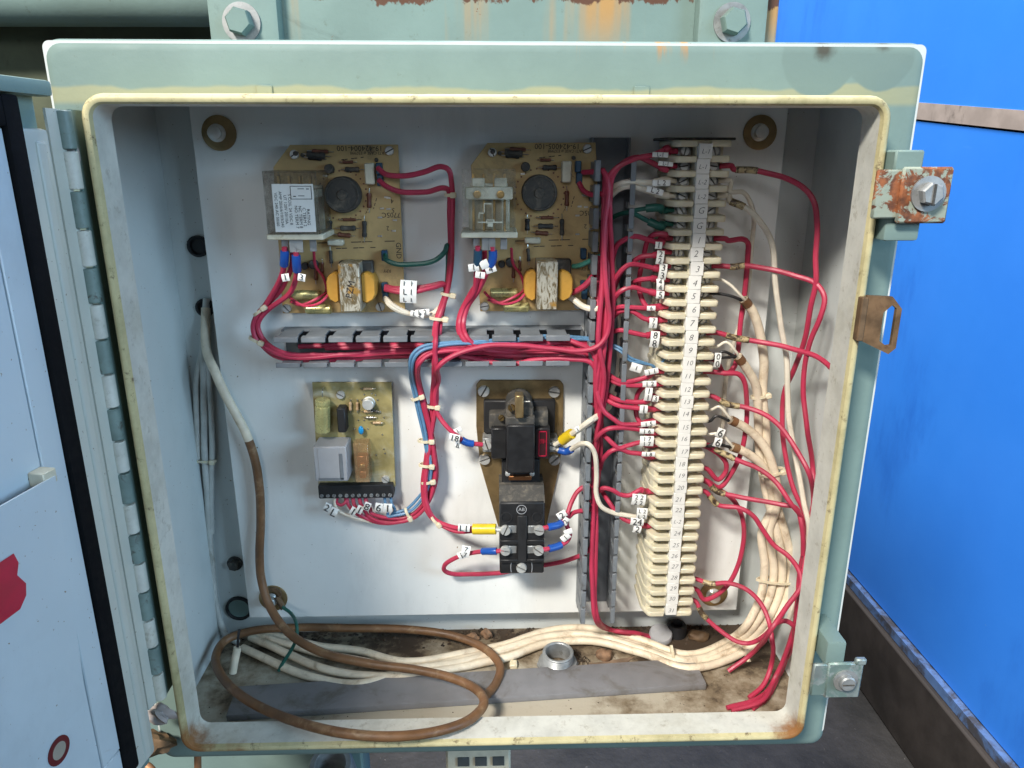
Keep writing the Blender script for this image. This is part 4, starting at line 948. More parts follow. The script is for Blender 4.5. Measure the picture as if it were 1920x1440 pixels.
w = LW(13, '', [(1130, 640, 16), (1145, 625, 28), (1165, 619, 35), (1190, 624, 36), (1212, 628, 37)]); uniq(w, 'red wire tagged 8 entering terminal 8')
flag(w, 1228, 637, 43, 17, 31, 4, ['8', '8'])
for k, dy in ((0, 0), (1, 5)):
    w = W('thin blue wire leaving the duct for terminal 11' if k else 'thin pale blue wire beside its twin to terminal 10', 'blue_wire', [(1128, 640+dy, 20), (1145, 645+dy, 30), (1165, 655+dy, 35), (1180, 670+dy, 36), (1205, 678+dy*.6, 36), (1225, 686, 36), V((TX-.022, DB-.033, tz(16))), TL(15+k)], 1.05)
    if k: flag(w, 1193, 690, 40, 22, 16, 18, ['1'], size=.005)
for k, (dx, dy) in enumerate(((0, 0), (2, 9))):
    i = 16+k
    w = LW(i, '', [(1120, 680+dy, 14), (1138, 698+dy, 26), (1155, 710+dy*.7, 34), (1170, 716+dy*.6, 36), (1190, 714+dy, 36), (1215, (706 if k == 0 else 722), 37)])
    uniq(w, ('red wire tagged 11 entering terminal 11', 'red wire tagged 12 entering terminal 12')[k])
    flag(w, *((1222, 697, 43) if k == 0 else (1218, 720, 43)), 26, 11, -12 if k == 0 else -3, (['1 1'], ['1 2'])[k])
w = LW(18, '', [(1125, 715, 14), (1140, 738, 28), (1160, 750, 36), (1185, 754, 36), (1210, 753, 37)]); uniq(w, 'red wire tagged 13 entering terminal 13'); flag(w, 1216, 740, 43, 14, 26, 6, ['1', '1']); flag(w, 1229, 748, 41, 12, 12, 8, ['3'])
w = LW(19, '', [(1120, 725, 18), (1135, 748, 30), (1158, 760, 37), (1185, 764, 37), (1210, 766, 37)]); uniq(w, 'red wire tagged 14 entering terminal 14'); flag(w, 1207, 768, 43, 15, 16, 2, ['1'])
w = LW(20, '', [(1119, 690, 34), (1120, 735, 38), (1130, 768, 39), (1150, 786, 39), (1165, 796, 38), (1185, 796, 37), (1205, 794, 37)]); uniq(w, 'red wire tagged 15 bending out of the trunk into terminal 15'); flag(w, 1216, 795, 43, 28, 10, -6, ['1 5'])
w = LW(21, '', [(1112, 850, 22), (1120, 820, 34), (1138, 804, 39), (1160, 801, 39), (1180, 803, 37), (1205, 808, 37)]); uniq(w, 'red wire tagged 16 entering terminal 16'); flag(w, 1213, 809, 43, 27, 10, 2, ['1 6'])
w = LW(22, '', [(1118, 800, 20), (1134, 818, 33), (1148, 832, 38), (1160, 840, 38), (1178, 834, 37), (1202, 829, 37)]); uniq(w, 'red wire tagged 17 entering terminal 17'); flag(w, 1213, 828, 43, 26, 20, 1, ['1 7', '1 7'])
w = LW(23, '', [(1125, 880, 20), (1132, 860, 33), (1146, 845, 38), (1160, 841, 38), (1180, 848, 37), (1205, 852, 37)]); uniq(w, 'red wire tagged 18 entering terminal 18'); flag(w, 1216, 852, 43, 25, 9, 2, ['1 8'])
w = LW(26, '', [(1110, 940, 16), (1122, 922, 30), (1132, 915, 37), (1148, 918, 38), (1165, 927, 37), (1180, 928, 37), (1200, 919, 38)]); uniq(w, 'red wire tagged 22 dipping between duct and terminal 21'); flag(w, 1198, 938, 43, 26, 22, 6, ['2 2', '2 2'])
w = W('white wire tagged L2 running from the control relay to terminal L-2', 'white_wire', [(1040, 840, 17), (1062, 847, 20), (1075, 840, 26), (1090, 831, 36), (1103, 833, 41), (1115, 850, 40), (1119, 890, 38), (1119, 925, 38), (1128, 950, 38), (1150, 962, 37), (1185, 967, 37), (1210, 970, 37), V((TX-.024, DB-.033, tz(28))), TL(28)], 2.0)
endsleeve(w, 12, 1.6, 'blue_ferrule', True, 'ferrule', off=3); flag(w, 1204, 964, 43, 20, 22, 4, ['L 2', 'L 2'])
w = LW(29, '', [(1128, 920, 20), (1140, 938, 32), (1155, 958, 35), (1172, 974, 36), (1190, 981, 37)]); uniq(w, 'red wire tagged 24 entering terminal 24'); flag(w, 1195, 979, 43, 25, 15, 5, ['24']); flag(w, 1195, 993, 42, 15, 15, 12, ['2'])
w = W('red jumper hanging between the tags of terminals 12 and 15', 'red', [TL(17), V((TX-.024, DB-.033, tz(17))), (1212, 722, 33), (1197, 735, 28), (1193, 765, 25), (1196, 785, 27), (1210, 800, 30), V((TX-.023, DB-.033, tz(20))), TL(20)], 1.9)
# --- trunk in the vertical duct
GTR = 'red trunk wires in the vertical duct'
def TW(lab, pts, r=1.95, mat='red'): return W(lab, mat, pts, r, GTR)
trunk = 'long red wire running in the bundle along the vertical duct'
w = TW('red wire swinging from the vertical trunk along the duct to tag 18', [(1093, 323, 17), (1110, 322, 26), (1130, 322, 36), (1140, 350, 40), (1134, 420, 43), (1133, 500, 44), (1138, 560, 44), (1142, 600, 44), (1137, 630, 44), (1118, 650, 44), (1085, 657, 43), (1030, 654, 42), (975, 647, 42), (920, 648, 42), (870, 659, 43), (835, 675, 43), (820, 690, 42), (822, 712, 24), (816, 740, 18), (821, 775, 17), (838, 800, 20), (855, 815, 21), (872, 828, 20), (905, 834, 19)])
w['label'] = 'red wire swinging from the trunk along the duct to tag 18'
if 'group' in w: del w['group']
endsleeve(w, 12, 1.55, 'blue_ferrule', off=5); flag(w, 852, 822, 26, 20, 15, 14, ['18']); flag(w, 858, 836, 23, 10, 10, 20, ['B']); flag(w, 858, 808, 22, 16, 10, -25, ['1'])
TW('red trunk wire starting at the lower spade of the unlabelled board', [(1085, 342, 17), (1092, 356, 20), (1110, 366, 28), (1130, 364, 36), (1140, 372, 39), (1145, 430, 38), (1148, 520, 34), (1148, 600, 34), (1140, 700, 34), (1128, 780, 32), (1118, 860, 28), (1116, 960, 28), (1112, 1060, 30)])
TW('red trunk wire running down to the grey bushing, tucked behind its twin', [(1130, 318, 30), (1137, 340, 38), (1136, 420, 37), (1130, 520, 38), (1127, 600, 39), (1126, 660, 40), (1120, 710, 39), (1120, 760, 34), (1126, 830, 25), (1120, 920, 24), (1118, 990, 30), (1116, 1080, 33), (1117, 1135, 33), (1122, 1160, 32), Fl(1150, 1182, 12), Fl(1190, 1190, 9), Fl(1222, 1196, 2)])
TW('red trunk wire running down to the grey bushing in front of its twin', [(1134, 330, 33), (1132, 440, 40), (1128, 540, 42), (1124, 600, 43), (1122, 640, 43), (1132, 700, 41), (1125, 770, 36), (1115, 850, 30), (1112, 940, 30), (1112, 1000, 33), (1110, 1060, 34), (1112, 1130, 35), (1116, 1158, 34), Fl(1140, 1180, 17), Fl(1185, 1186, 14), Fl(1215, 1192, 3)])
TW('red trunk wire that dives into the duct beside tag 17', [(1140, 420, 28), (1140, 520, 36), (1136, 600, 40), (1130, 680, 40), (1124, 740, 36), (1128, 800, 24)])
TW('red trunk wire hugging the duct wall below the unlabelled board', [(1123, 480, 26), (1120, 560, 34), (1124, 600, 38), (1118, 680, 40), (1117, 720, 38), (1118, 790, 30)])
# white wires deep in the duct
W('white wire lying deep in the vertical duct', 'white_wire', [(1150, 470, 14), (1152, 510, 15), (1160, 560, 12), (1162, 640, 12), (1158, 700, 14), (1148, 730, 18), (1140, 755, 22), (1128, 775, 28), (1112, 787, 38), (1095, 800, 36), (1072, 816, 28), (1040, 834, 21)], 1.9)

w = W('white wire with yellow crimp on the control relay coil', 'white_wire', [(1152, 735, 16), (1142, 762, 22), (1122, 778, 32), (1105, 790, 40), (1088, 802, 36), (1070, 815, 28), (1046, 832, 20)], 2.3)
endsleeve(w, 14, 1.9, 'yellow_ferrule', off=4); flag(w, 1083, 805, 38, 9, 10, -30, ['1'])
# --- horizontal duct
dl_ = 'red wire lying along the horizontal duct from the left timer relay'
def HW_(lab, pts, grp=None): return W(lab, 'red', pts, 1.95, grp)
for k, (x0, fy, tagt) in enumerate(((533, 470, '1'), (555, 478, '3'))):
    w = HW_(('red wire tagged 1 from the labelled relay, bound in the loop to the duct', 'red wire tagged 3 from the labelled relay, bound in the loop to the duct')[k],
            [(x0, fy-6, 46), (x0, fy+14, 44), (x0-2+k*2, fy+38, 38), (x0-16+k*4, fy+72, 30), (498+k*8, 572+k*6, 26), (482+k*9, 590+k*4, 26), (474+k*10, 612, 26), (480+k*10, 636-k*4, 26), (497+k*8, 652-k*3, 25), (520+k*6, 664-k*4, 25), (560, 671-k*5, 24), (620, 668-k*2, 25), (690, 661+k*4, 24), (760, 658+k*2, 24), (850, 662-k*5, 22), (950, 652+k*12, 24), (1040, 660+k*3, 26), (1110, 662, 30), (1124, 690, 32), (1126, 740, 30)])
    endsleeve(w, 12, 1.6, 'blue_ferrule', True, 'ferrule', off=2)
    flag(w, x0+2+k*8, 521, 44, 14, 14, -8+k*20, [tagt])
HW_('red wire looping under the labelled relay board into the duct', [(548, 470, 40), (546, 500, 36), (530, 540, 28), (505, 566, 22), (484, 588, 21), (478, 615, 21), (486, 640, 21), (515, 666, 20), (570, 676, 20), (650, 674, 20), (740, 668, 20), (830, 668, 18), (950, 672, 20), (1050, 666, 24), (1112, 672, 30)])
for k in range(4):
    HW_('red wire low in the horizontal duct starting below '+('the labelled relay tabs', 'the brass capacitors', 'the taped transformer', 'the L-1 tag stack')[k], [(560+50*k, 650+3*(k % 2), 6+2*k), (650+40*k, 647+4*(k % 3), 10+2*k), (800, 648+4*k, 14+3*k), (900, 652+3*k, 18+3*k), (1000, 648+7*((k*3) % 4), 20+3*k), (1060, 650+6*((k+2) % 4), 24+3*k), (1100, 655+5*k, 28+2*k), (1122, 680+6*k, 30)], 'red wires lying in the horizontal duct')
HW_('red wire crossing low over the duct towards the trunk', [(862, 668, 28), (900, 676, 30), (960, 682, 33), (1000, 676, 34), (1060, 672, 36), (1105, 678, 38), (1118, 700, 38), (1112, 760, 32)])
HW_('red wire rising from the duct slots into the trunk', [(1040, 626, 20), (1052, 632, 30), (1075, 640, 36), (1105, 655, 38), (1118, 675, 40)])
for k, (x0, lbl) in enumerate(((896, '1'), (923, '4'))):
    w = HW_(('red wire tagged 1 dropping from the unlabelled relay into the duct', 'red wire tagged 4 dropping from the unlabelled relay into the duct')[k], [(x0, 462, 46), (x0, 485, 44), (x0-2-8*k, 510, 40), (890+8*k, 545, 32), (870+7*k, 575, 26), (861+8*k, 605, 28), (866+8*k, 632, 38), (884+6*k, 648, 38), (930, 654+4*k, 34), (1020, 660-4*k, 30), (1100, 662, 32), (1120, 690, 30)])
    endsleeve(w, 12, 1.6, 'blue_ferrule' if k else 'teal_ferrule', True, 'ferrule', off=2)
    flag(w, 888+32*k, 502+3*k, 45, 20, 14, -6 if k == 0 else -18, [lbl])
    if k == 0: flag(w, 900, 516, 47, 18, 12, 8, ['1']); flag(w, 908, 496, 46, 16, 16, -25, [''])
HW_('red wire beneath the tagged pair dropping from the unlabelled relay', [(908, 470, 38), (906, 510, 32), (882, 552, 24), (863, 590, 22), (860, 620, 28), (872, 642, 34), (910, 660, 28), (1000, 668, 26), (1090, 668, 30), (1118, 700, 28)])
# --- harness from the labelled board's right edge down to relay and small board
bn = 'red harness wires between the boards and the relay'
w = W('red wire arching from the top of the labelled board to the harness', 'red', [(708, 315, 20), (725, 328, 24), (755, 331, 26), (795, 322, 28), (825, 312, 28), (840, 318, 28), (846, 345, 26), (848, 420, 24), (846, 500, 22), (838, 545, 22), (826, 585, 24), (818, 610, 30), (817, 640, 42), (816, 662, 42), (820, 690, 40), (818, 715, 22), (818, 750, 16), (812, 800, 15), (803, 860, 16), (797, 910, 17), (800, 945, 18), (815, 972, 20), (845, 988, 26), (890, 991, 38), (930, 992, 41)], 1.95)
WL1 = w
w = W('second red wire under the arch joining the harness', 'red', [(710, 338, 18), (725, 350, 22), (755, 361, 24), (800, 360, 25), (830, 352, 26), (841, 356, 26), (843, 400, 22), (843, 480, 20), (838, 540, 19), (822, 590, 22), (815, 620, 32), (814, 660, 40), (813, 690, 36), (812, 730, 17), (808, 790, 13), (798, 860, 14), (793, 915, 15), (800, 955, 17), (818, 978, 20), (850, 994, 26), (890, 996, 36), (925, 996, 40)], 1.95)
a = P(890, 992, 38); mbs = MB().tube([P(887, 992, 38), P(930, 992, 41)], .0044, 14, 0, 1); obj('ferrule', mbs, 'yellow_ferrule', WL1)
obj('lug', MB().tube([P(928, 992, 41), P(946, 993, 41)], .0022, 8, 0, 1), 'steel', WL1)
flag(WL1, 870, 991, 42, 22, 15, 5, ['L1'])
W('green ground wire curving from the labelled board to the harness', 'green_wire', [(722, 478, 17), (724, 488, 22), (745, 496, 24), (785, 495, 25), (815, 487, 25), (834, 472, 24), (839, 460, 22), (841, 490, 18), (836, 560, 14)], 1.9)
M['teal_wire'] = simple('teal_wire', (.09, .36, .27, 1), .35)
W('pale green ground wire on the unlabelled board beside the duct', 'teal_wire', [(1074, 499, 16), (1085, 498, 20), (1100, 492, 23), (1115, 484, 24), (1130, 478, 20)], 1.9)
for k in range(3):
    w = W(f'red wire tagged L1, {("upper", "middle", "lower")[k]} of three leaving the labelled board', 'red', [(722, 537+3*k, 18+k), (745, 541+3*k, 22+2*k), (775, 541+3*k, 24+2*k), (805, 537+2*k, 24+k), (832, 531+2*k, 22), (836, 545, 18), (828, 580+8*k, 17), (818+4*k, 610, 26), (812+5*k, 645, 32), (800+8*k, 672, 28)], 1.8)
    if k == 1: flag(w, 765, 548, 31, 31, 43, 4, ['L 1', 'L 1', 'L 1'], size=.0062)
for k in range(2):
    w = W(('white wire curling under the three L1 tags', 'white wire beneath its twin under the L1 tags')[k], 'white_wire', [(722, 558+2*k, 17), (732, 570+2*k, 22), (750, 581+3*k, 22), (780, 590+k, 20), (810, 588+k*2, 18), (826, 575, 16)], 1.9)
    flag(w, 782+k*10, 590-k*4, 24, 26, 11, 12-k*16, ['L 2'])
# small reds and whites at the unlabelled board
W('short red wire at the lower right of the unlabelled board', 'red', [(1068, 550, 18), (1080, 546, 24), (1098, 534, 28), (1112, 518, 28), (1125, 512, 22)], 2.3)
W('white wire hooking from the unlabelled board into the duct', 'white_wire', [(1056, 548, 16), (1074, 560, 22), (1095, 576, 30), (1117, 580, 36), (1131, 573, 36), (1129, 565, 34), (1116, 558, 28), (1112, 548, 18)], 2.4)
# blue/red harness to the small board
hb = [(1122, 640, 22), (1080, 637, 24), (1030, 634, 28), (960, 642, 34), (880, 645, 38), (820, 650, 40), (790, 658, 41), (775, 672, 41), (771, 692, 36), (774, 720, 20), (784, 760, 16), (794, 800, 15), (801, 840, 15), (806, 880, 15), (800, 915, 14), (785, 942, 14), (765, 960, 14), (740, 968, 14)]
def harness(lab, mat, dx, dy, dh, r, end, tagrow=None, fl=None):
    pts = [(x+dx*(.4 if i < 6 else 1), y+dy*(1 if i < 8 or i > 14 else .2), h+dh) for i, (x, y, h) in enumerate(hb)]
    w = W(lab, mat, pts+end, r)
    if fl: flag(w, *fl)
    return w
def cend(k, drop=12): x = 603+k*11.8; return [(x+8, 955, 13), (x+2, 945, 12), (x, 933, 9)]
harness('pale blue harness wire bound along the outside to the small board', 'blue_wire', -3, -5, 0, 1.25, [(735, 968, 13)]+cend(11), None, (727, 954, 20, 16, 18, 5, ['1']))
harness('second blue harness wire ending at the small board connector', 'blue_wire', 2, -1, 1, 1.25, [(728, 968, 14)]+cend(10))
harness('red harness wire curving under the small board connector', 'red', 8, 4, -1, 1.6, [(715, 970, 14), (695, 962, 14)]+cend(7), None, (710, 953, 20, 14, 18, 12, ['6']))
harness('red harness wire below its neighbours at the small board', 'red', 10, 8, -3, 1.6, [(715, 978, 12), (690, 968, 12)]+cend(6), None, (688, 951, 19, 12, 17, 25, ['8']))
harness('red harness wire reaching the middle of the small board connector', 'red', 12, 10, 1, 1.6, [(705, 980, 11), (680, 968, 12)]+cend(5), None, (674, 957, 18, 12, 17, 30, ['1']))
harness('red harness wire reaching furthest along the small board connector', 'red', 14, 6, -5, 1.6, [(700, 974, 10), (668, 962, 11), (652, 944, 10), (650, 932, 9)], None, (662, 960, 17, 12, 17, 32, ['1']))
w = W('white wire tagged L2 under the small board connector', 'white_wire', [(628, 933, 9), (628, 950, 13), (640, 962, 14), (670, 972, 11), (700, 980, 9)], 1.3)
flag(w, 625, 962, 18, 14, 19, 28, ['L']); flag(w, 613, 953, 18, 12, 18, 30, ['2'])
W('tiny red loop under the small board connector', 'red', [(633, 933, 8), (632, 943, 11), (640, 948, 12), (648, 942, 11), (647, 933, 8)], 1.3)
# control relay, lower connections
w = W('red wire tagged 7 looping behind the foot of the control relay', 'red', [(945, 1032, 41), (925, 1033, 40), (905, 1034, 34), (882, 1038, 28), (852, 1047, 22), (835, 1058, 18), (834, 1069, 15), (852, 1077, 12), (890, 1077, 8), (940, 1073, 3), (985, 1066, 2.2), (1030, 1058, 8), (1075, 1047, 14), (1098, 1036, 16), (1112, 1022, 16)], 1.95)
endsleeve(w, 13, 1.6, 'blue_ferrule', True, off=6); flag(w, 873, 1036, 34, 16, 24, 12, ['7', '7']); flag(w, 866, 1042, 33, 14, 15, -25, ['1'])
w = W('red wire from the upper right relay contact into the duct slot', 'red', [(1012, 992, 41), (1030, 988, 40), (1050, 982, 36), (1062, 968, 30), (1072, 942, 24), (1084, 922, 22), (1100, 912, 22), (1116, 912, 22)], 1.95)
endsleeve(w, 12, 1.6, 'blue_ferrule', True, off=7); flag(w, 1054, 966, 36, 18, 14, -32, ['2']); flag(w, 1061, 978, 36, 16, 12, -60, ['2'])
w = W('red wire beside it from the upper right relay contact to the duct', 'red', [(1064, 972, 28), (1076, 961, 24), (1098, 957, 22), (1116, 953, 22)], 1.95)
w = W('red wire curling up from the lower right relay contact', 'red', [(1012, 1031, 41), (1030, 1028, 40), (1050, 1023, 36), (1064, 1014, 32), (1068, 1000, 30), (1062, 985, 28), (1064, 972, 26)], 1.95)
endsleeve(w, 12, 1.6, 'blue_ferrule', True, off=7); flag(w, 1061, 1008, 36, 18, 13, -40, ['1']); flag(w, 1066, 998, 36, 16, 11, -20, [''])
# --- right side of the terminal strip
def RWi(i, lab, pts, tagpos=None, r=1.95, mat='red', tm='oldtag', tl=13):
    w = W(lab, mat, [TR(i), V((TX+.0235, DB-.034, tz(i)))]+pts, r)
    if tm: endsleeve(w, tl*.8, 1.25, tm, True, 'wire_sleeve', off=13)
    return w
RWi(1, 'dark red wire from the second L-1 terminal sweeping along the right wall', [(1375, 317, 36), (1420, 320, 38), (1470, 332, 44), (1505, 352, 52), (1525, 380, 56), (1532, 420, 58), (1530, 480, 60), (1530, 525, 62), (1520, 570, 60), (1508, 640, 52), (1490, 690, 40), (1471, 735, 30), (1466, 790, 30), (1474, 860, 36), (1492, 925, 48), RW(1508, 965), RW(1510, 1010), RW(1500, 1080, .245), RW(1492, 1160, .243)], tl=16)
RWi(8, 'red wire from terminal 3 crossing to the right wall', [(1375, 500, 36), (1400, 497, 37), (1440, 504, 42), (1490, 517, 52), (1530, 532, 62), (1545, 556, 68), (1538, 595, 70), (1520, 640, 66), (1508, 690, 62), (1506, 740, 62), (1513, 800, 66), RW(1524, 870), RW(1527, 920), RW(1518, 985), RW(1505, 1090, .2475), RW(1490, 1180, .2475), RW(1462, 1265, .243), Fl(1420, 1310, 6), Fl(1363, 1327, 3)])
RWi(13, 'red wire from terminal 8 running straight to the right lip', [(1375, 632, 36), (1420, 640, 40), (1475, 651, 52), (1525, 665, 70), (1552, 684, 84), (1568, 706, 96), RW(1575, 740, .2475), RW(1570, 800, .2495)], tl=24)
w = W('dark red jumper bent square from terminal 1 down to terminal 10', 'red', [TR(6), V((TX+.0235, DB-.034, tz(6))), (1365, 450, 35), (1393, 448, 33), (1402, 456, 31), (1401, 480, 29), (1397, 540, 26), (1390, 600, 25), (1383, 660, 24), (1374, 690, 25), (1358, 701, 29), V((TX+.0235, DB-.032, tz(15)-.001)), TR(15)], 2.0)
w = W('red jumper bowing from terminal 11 down to terminal 20', 'red', [TR(16), V((TX+.0235, DB-.034, tz(16))), (1360, 699, 36), (1384, 702, 36), (1396, 716, 35), (1401, 750, 33), (1399, 800, 30), (1388, 850, 28), (1370, 890, 28), (1350, 914, 30), V((TX+.0235, DB-.033, tz(25))), TR(25)], 2.0)
RWi(18, 'red wire from terminal 13 arcing down to the right wall', [(1365, 757, 37), (1398, 763, 40), (1430, 775, 46), (1462, 800, 54), (1495, 845, 66), (1518, 890, 76), RW(1526, 930), RW(1522, 970), RW(1506, 1070), RW(1496, 1140, .2445), RW(1470, 1240, .241), Fl(1440, 1295, 5), Fl(1400, 1322, 3)], tl=20)
RWi(22, 'red wire from terminal 17 slanting to the right wall', [(1352, 848, 38), (1382, 861, 42), (1420, 878, 48), (1455, 903, 56), (1485, 945, 66), RW(1512, 985, .2445), RW(1515, 1010, .2465), RW(1504, 1090, .2405), RW(1488, 1180, .239), Fl(1455, 1270, 12), Fl(1430, 1312, 8), Fl(1372, 1332, 3)], tl=22)
w = W('red jumper curling from terminal 17 to terminal 19', 'red', [TR(22, .002), V((TX+.0235, DB-.032, tz(22)-.002)), (1350, 853, 33), (1361, 868, 32), (1360, 885, 31), (1346, 899, 32), V((TX+.0235, DB-.033, tz(24))), TR(24)], 2.0)
RWi(25, 'red wire from terminal 20 running nearly level to the right', [(1345, 920, 36), (1378, 930, 40), (1420, 938, 46), (1465, 945, 54), (1492, 952, 60), (1505, 990, 68), RW(1506, 1040, .2425)], tl=18)
RWi(26, 'red wire from terminal 21 waving down to the cable tie', [(1345, 946, 36), (1385, 951, 40), (1412, 966, 44), (1432, 995, 47), (1452, 1022, 52), (1478, 1042, 60), (1495, 1065, 70), RW(1502, 1095, .2375), RW(1478, 1135, .225), (1445, 1182, 100), Fl(1410, 1225, 22), Fl(1366, 1258, 6)], tl=14)
w = W('red jumper bowing from terminal 20 down to terminal 30', 'red', [TR(25, .002), V((TX+.0235, DB-.030, tz(25)-.002)), (1350, 918, 28), (1376, 938, 26), (1391, 968, 24), (1394, 1010, 24), (1386, 1055, 26), (1370, 1090, 28), (1345, 1114, 31), (1320, 1124, 33), V((TX+.0235, DB-.033, tz(35))), TR(35)], 2.0)
RWi(34, 'red wire from terminal 29 arching over and down to the floor', [(1332, 1094, 38), (1365, 1092, 42), (1395, 1102, 48), (1425, 1130, 56), (1442, 1165, 66), (1449, 1200, 78), Fl(1447, 1245, 22), Fl(1430, 1285, 8), Fl(1405, 1308, 3)], tl=12)
RWi(36, 'red wire from terminal 31 sagging across to the right corner', [(1318, 1150, 38), (1345, 1178, 44), (1380, 1202, 52), (1405, 1205, 56), (1435, 1190, 64), (1458, 1168, 72), (1476, 1164, 80), RW(1488, 1172, .235), RW(1488, 1200, .240), RW(1468, 1250, .242), Fl(1440, 1305, 4), Fl(1412, 1328, 3)], tl=14)
w = RWi(3, 'white wire from the lower L-2 terminal down the right wall', [(1368, 375, 37), (1390, 386, 40), (1415, 405, 42), (1440, 438, 42), (1450, 470, 42), (1455, 540, 42), (1465, 620, 42), (1476, 680, 42), (1477, 740, 42), (1480, 790, 44), (1492, 860, 50), (1508, 940, 62), RW(1517, 985, .2435), RW(1512, 1030, .2455), RW(1500, 1090, .2465), RW(1480, 1160, .240)], None, 2.1, 'white_wire', 'oldtag', 12)
w = W('white wire from the upper L-2 terminal dropping behind the cables', 'white_wire', [TR(2), V((TX+.0235, DB-.034, tz(2))), (1368, 357, 35), (1392, 360, 33), (1405, 375, 29), (1414, 405, 24), (1409, 460, 18), (1404, 520, 14), (1395, 580, 12), (1380, 630, 12), (1366, 680, 10), (1358, 740, 8), (1356, 790, 8), (1350, 830, 10)], 1.7)
# short black/white cores joining the cables to the strip
def core(lab, mat, pts, r=1.1): return W(lab, mat, pts, r, name='core_wire')
for i, ax, ay, lb in ((9, 1394, 562, '4'), (14, 1383, 668, '9'), (19, 1370, 788, '14'), (21, 1372, 838, '16')):
    core(f'thin black cable core at terminal {lb}', 'black', [TR(i+1), V((TX+.0225, DB-.035, tz(i+1))), P(ax-28, ay-8, 36), P(ax, ay+2, 37)])
    core(f'thin white cable core at terminal {lb}', 'white_wire', [TR(i), V((TX+.0225, DB-.036, tz(i))), P(ax-22, ay-26, 39), P(ax-4, ay-8, 40), P(ax+2, ay, 38)])
w = core('thin black core carrying two white tags 0', 'black', [TR(15), V((TX+.0225, DB-.035, tz(15))), P(1350, 672, 40), P(1380, 668, 38)])
flag(w, 1346, 676, 44, 12, 28, 3, ['0', '0'])
w = core('thin black core carrying white tags 6', 'black', [TR(22), V((TX+.0225, DB-.036, tz(22))), P(1348, 835, 41), P(1372, 838, 38)])
flag(w, 1351, 812, 44, 15, 18, 22, ['6']); flag(w, 1346, 830, 44, 15, 18, 15, ['6'])
# --- beige cables: down the right side, then along the floor to the left
cbs = []
low = [(1290, 1238), (1200, 1212), (1110, 1190), (1030, 1190), (950, 1215), (860, 1238), (760, 1255)]
def cable(lab, top, k, tail):
    dx = (k-1.5)*15
    pts = [P(*q) for q in top]
    pts += [P(1450+dx, 1000, 24), P(1459+dx*1.1, 1060, 24), P(1452+dx*1.1, 1115, 26), P(1428+dx*1.05, 1165, 30)]
    off = (k-1.5)*9
    pts += [Fl(1385+dx*.6, 1208+off*.8, 8+abs(k-1.5))]+[Fl(x, y+off*(.75+.25*math.sin(i*1.3+k))+ (4 if k % 2 else 0), 5+1.5*((k+i) % 2)) for i, (x, y) in enumerate(low)]+[Fl(*q) for q in tail]
    return W(lab, 'cable', pts, 3.5, name='cable', cat='cable', n=12)
cable('beige cable stripped at terminal 5, outermost bend on the floor', [(1394, 561, 37), (1412, 585, 34), (1425, 625, 30), (1432, 680, 27), (1430, 740, 25), (1436, 800, 23), (1440, 880, 22)], 3, [(680, 1267, 5), (600, 1252, 6), (540, 1226, 6), (470, 1195, 7)])
cable('beige cable stripped at terminal 9, second bend on the floor', [(1383, 668, 38), (1400, 690, 34), (1418, 725, 30), (1421, 780, 25), (1424, 840, 22), (1436, 920, 22)], 2, [(680, 1282, 5), (590, 1272, 5), (520, 1245, 6), (455, 1215, 7)])
cable('beige cable stripped at terminal 14, third bend on the floor', [(1370, 787, 38), (1400, 803, 36), (1430, 832, 34), (1450, 875, 32), (1458, 935, 30)], 1, [(680, 1240, 5), (600, 1225, 6), (530, 1205, 7), (480, 1188, 8)])
cable('beige cable stripped at terminal 16, innermost bend on the floor', [(1372, 837, 38), (1395, 847, 36), (1425, 868, 32), (1442, 900, 28), (1448, 950, 26)], 0, [(680, 1222, 5), (600, 1212, 5), (540, 1198, 6), (470, 1184, 8)])
for o in [o for o in S.objects if o.name.startswith('cable') and o.parent is None]:
    endsleeve(o, 5, 1.06, 'brown', True, 'stripped_end')
# --- cables on the hinge side
lb = atY
def BW(x, y, d): return atY(x, y, .163-d*.001)
W('dirty grey cable running down the back wall to the floor', 'grey_cable', [BW(387, 560, 2), BW(385, 600, 5), BW(381, 660, 6), BW(382, 740, 5), BW(384, 850, 5), BW(390, 950, 5), BW(398, 1060, 6), BW(405, 1130, 8), Fl(424, 1190, 8), Fl(446, 1205, 4)], 2.8, cat='cable', name='cable', n=10)
W('thinner grey cable beside it on the back wall', 'grey_cable', [BW(392, 600, 3), BW(391, 650, 5), BW(394, 740, 4.5), BW(398, 850, 4.5), BW(396, 940, 4.5), BW(397, 1000, 4.5)], 2.4, cat='cable', name='cable', n=10)
W('grey cable tucked closest to the left wall', 'grey_cable', [BW(380, 660, 5), BW(368, 720, 4), BW(370, 800, 4), BW(372, 860, 4)], 2.6, cat='cable', name='cable', n=10)
loop = [BW(386, 578, 3), BW(385, 620, 9), BW(388, 660, 13), P(402, 695, 8), P(425, 745, 9), P(447, 785, 9), P(462, 815, 9), P(478, 862, 8), P(487, 920, 8), P(489, 980, 8), P(487, 1040, 9), P(490, 1085, 11), P(505, 1135, 18), P(540, 1185, 34), Fl(600, 1222, 30), Fl(690, 1244, 24), Fl(780, 1256, 22), Fl(850, 1272, 22), Fl(895, 1294, 22), Fl(908, 1318, 24), Fl(885, 1347, 26), Fl(830, 1369, 30), Fl(740, 1381, 34), Fl(640, 1374, 34), Fl(540, 1348, 28), Fl(460, 1310, 22), Fl(416, 1268, 18), Fl(405, 1232, 16), Fl(422, 1202, 18), Fl(470, 1184, 20), Fl(560, 1177, 20), Fl(660, 1178, 18), Fl(760, 1180, 16), Fl(850, 1192, 14), Fl(912, 1218, 12), Fl(938, 1250, 10), Fl(930, 1282, 8), Fl(905, 1310, 12)]
pl = smooth(loop, 8); cut = 6*8+2
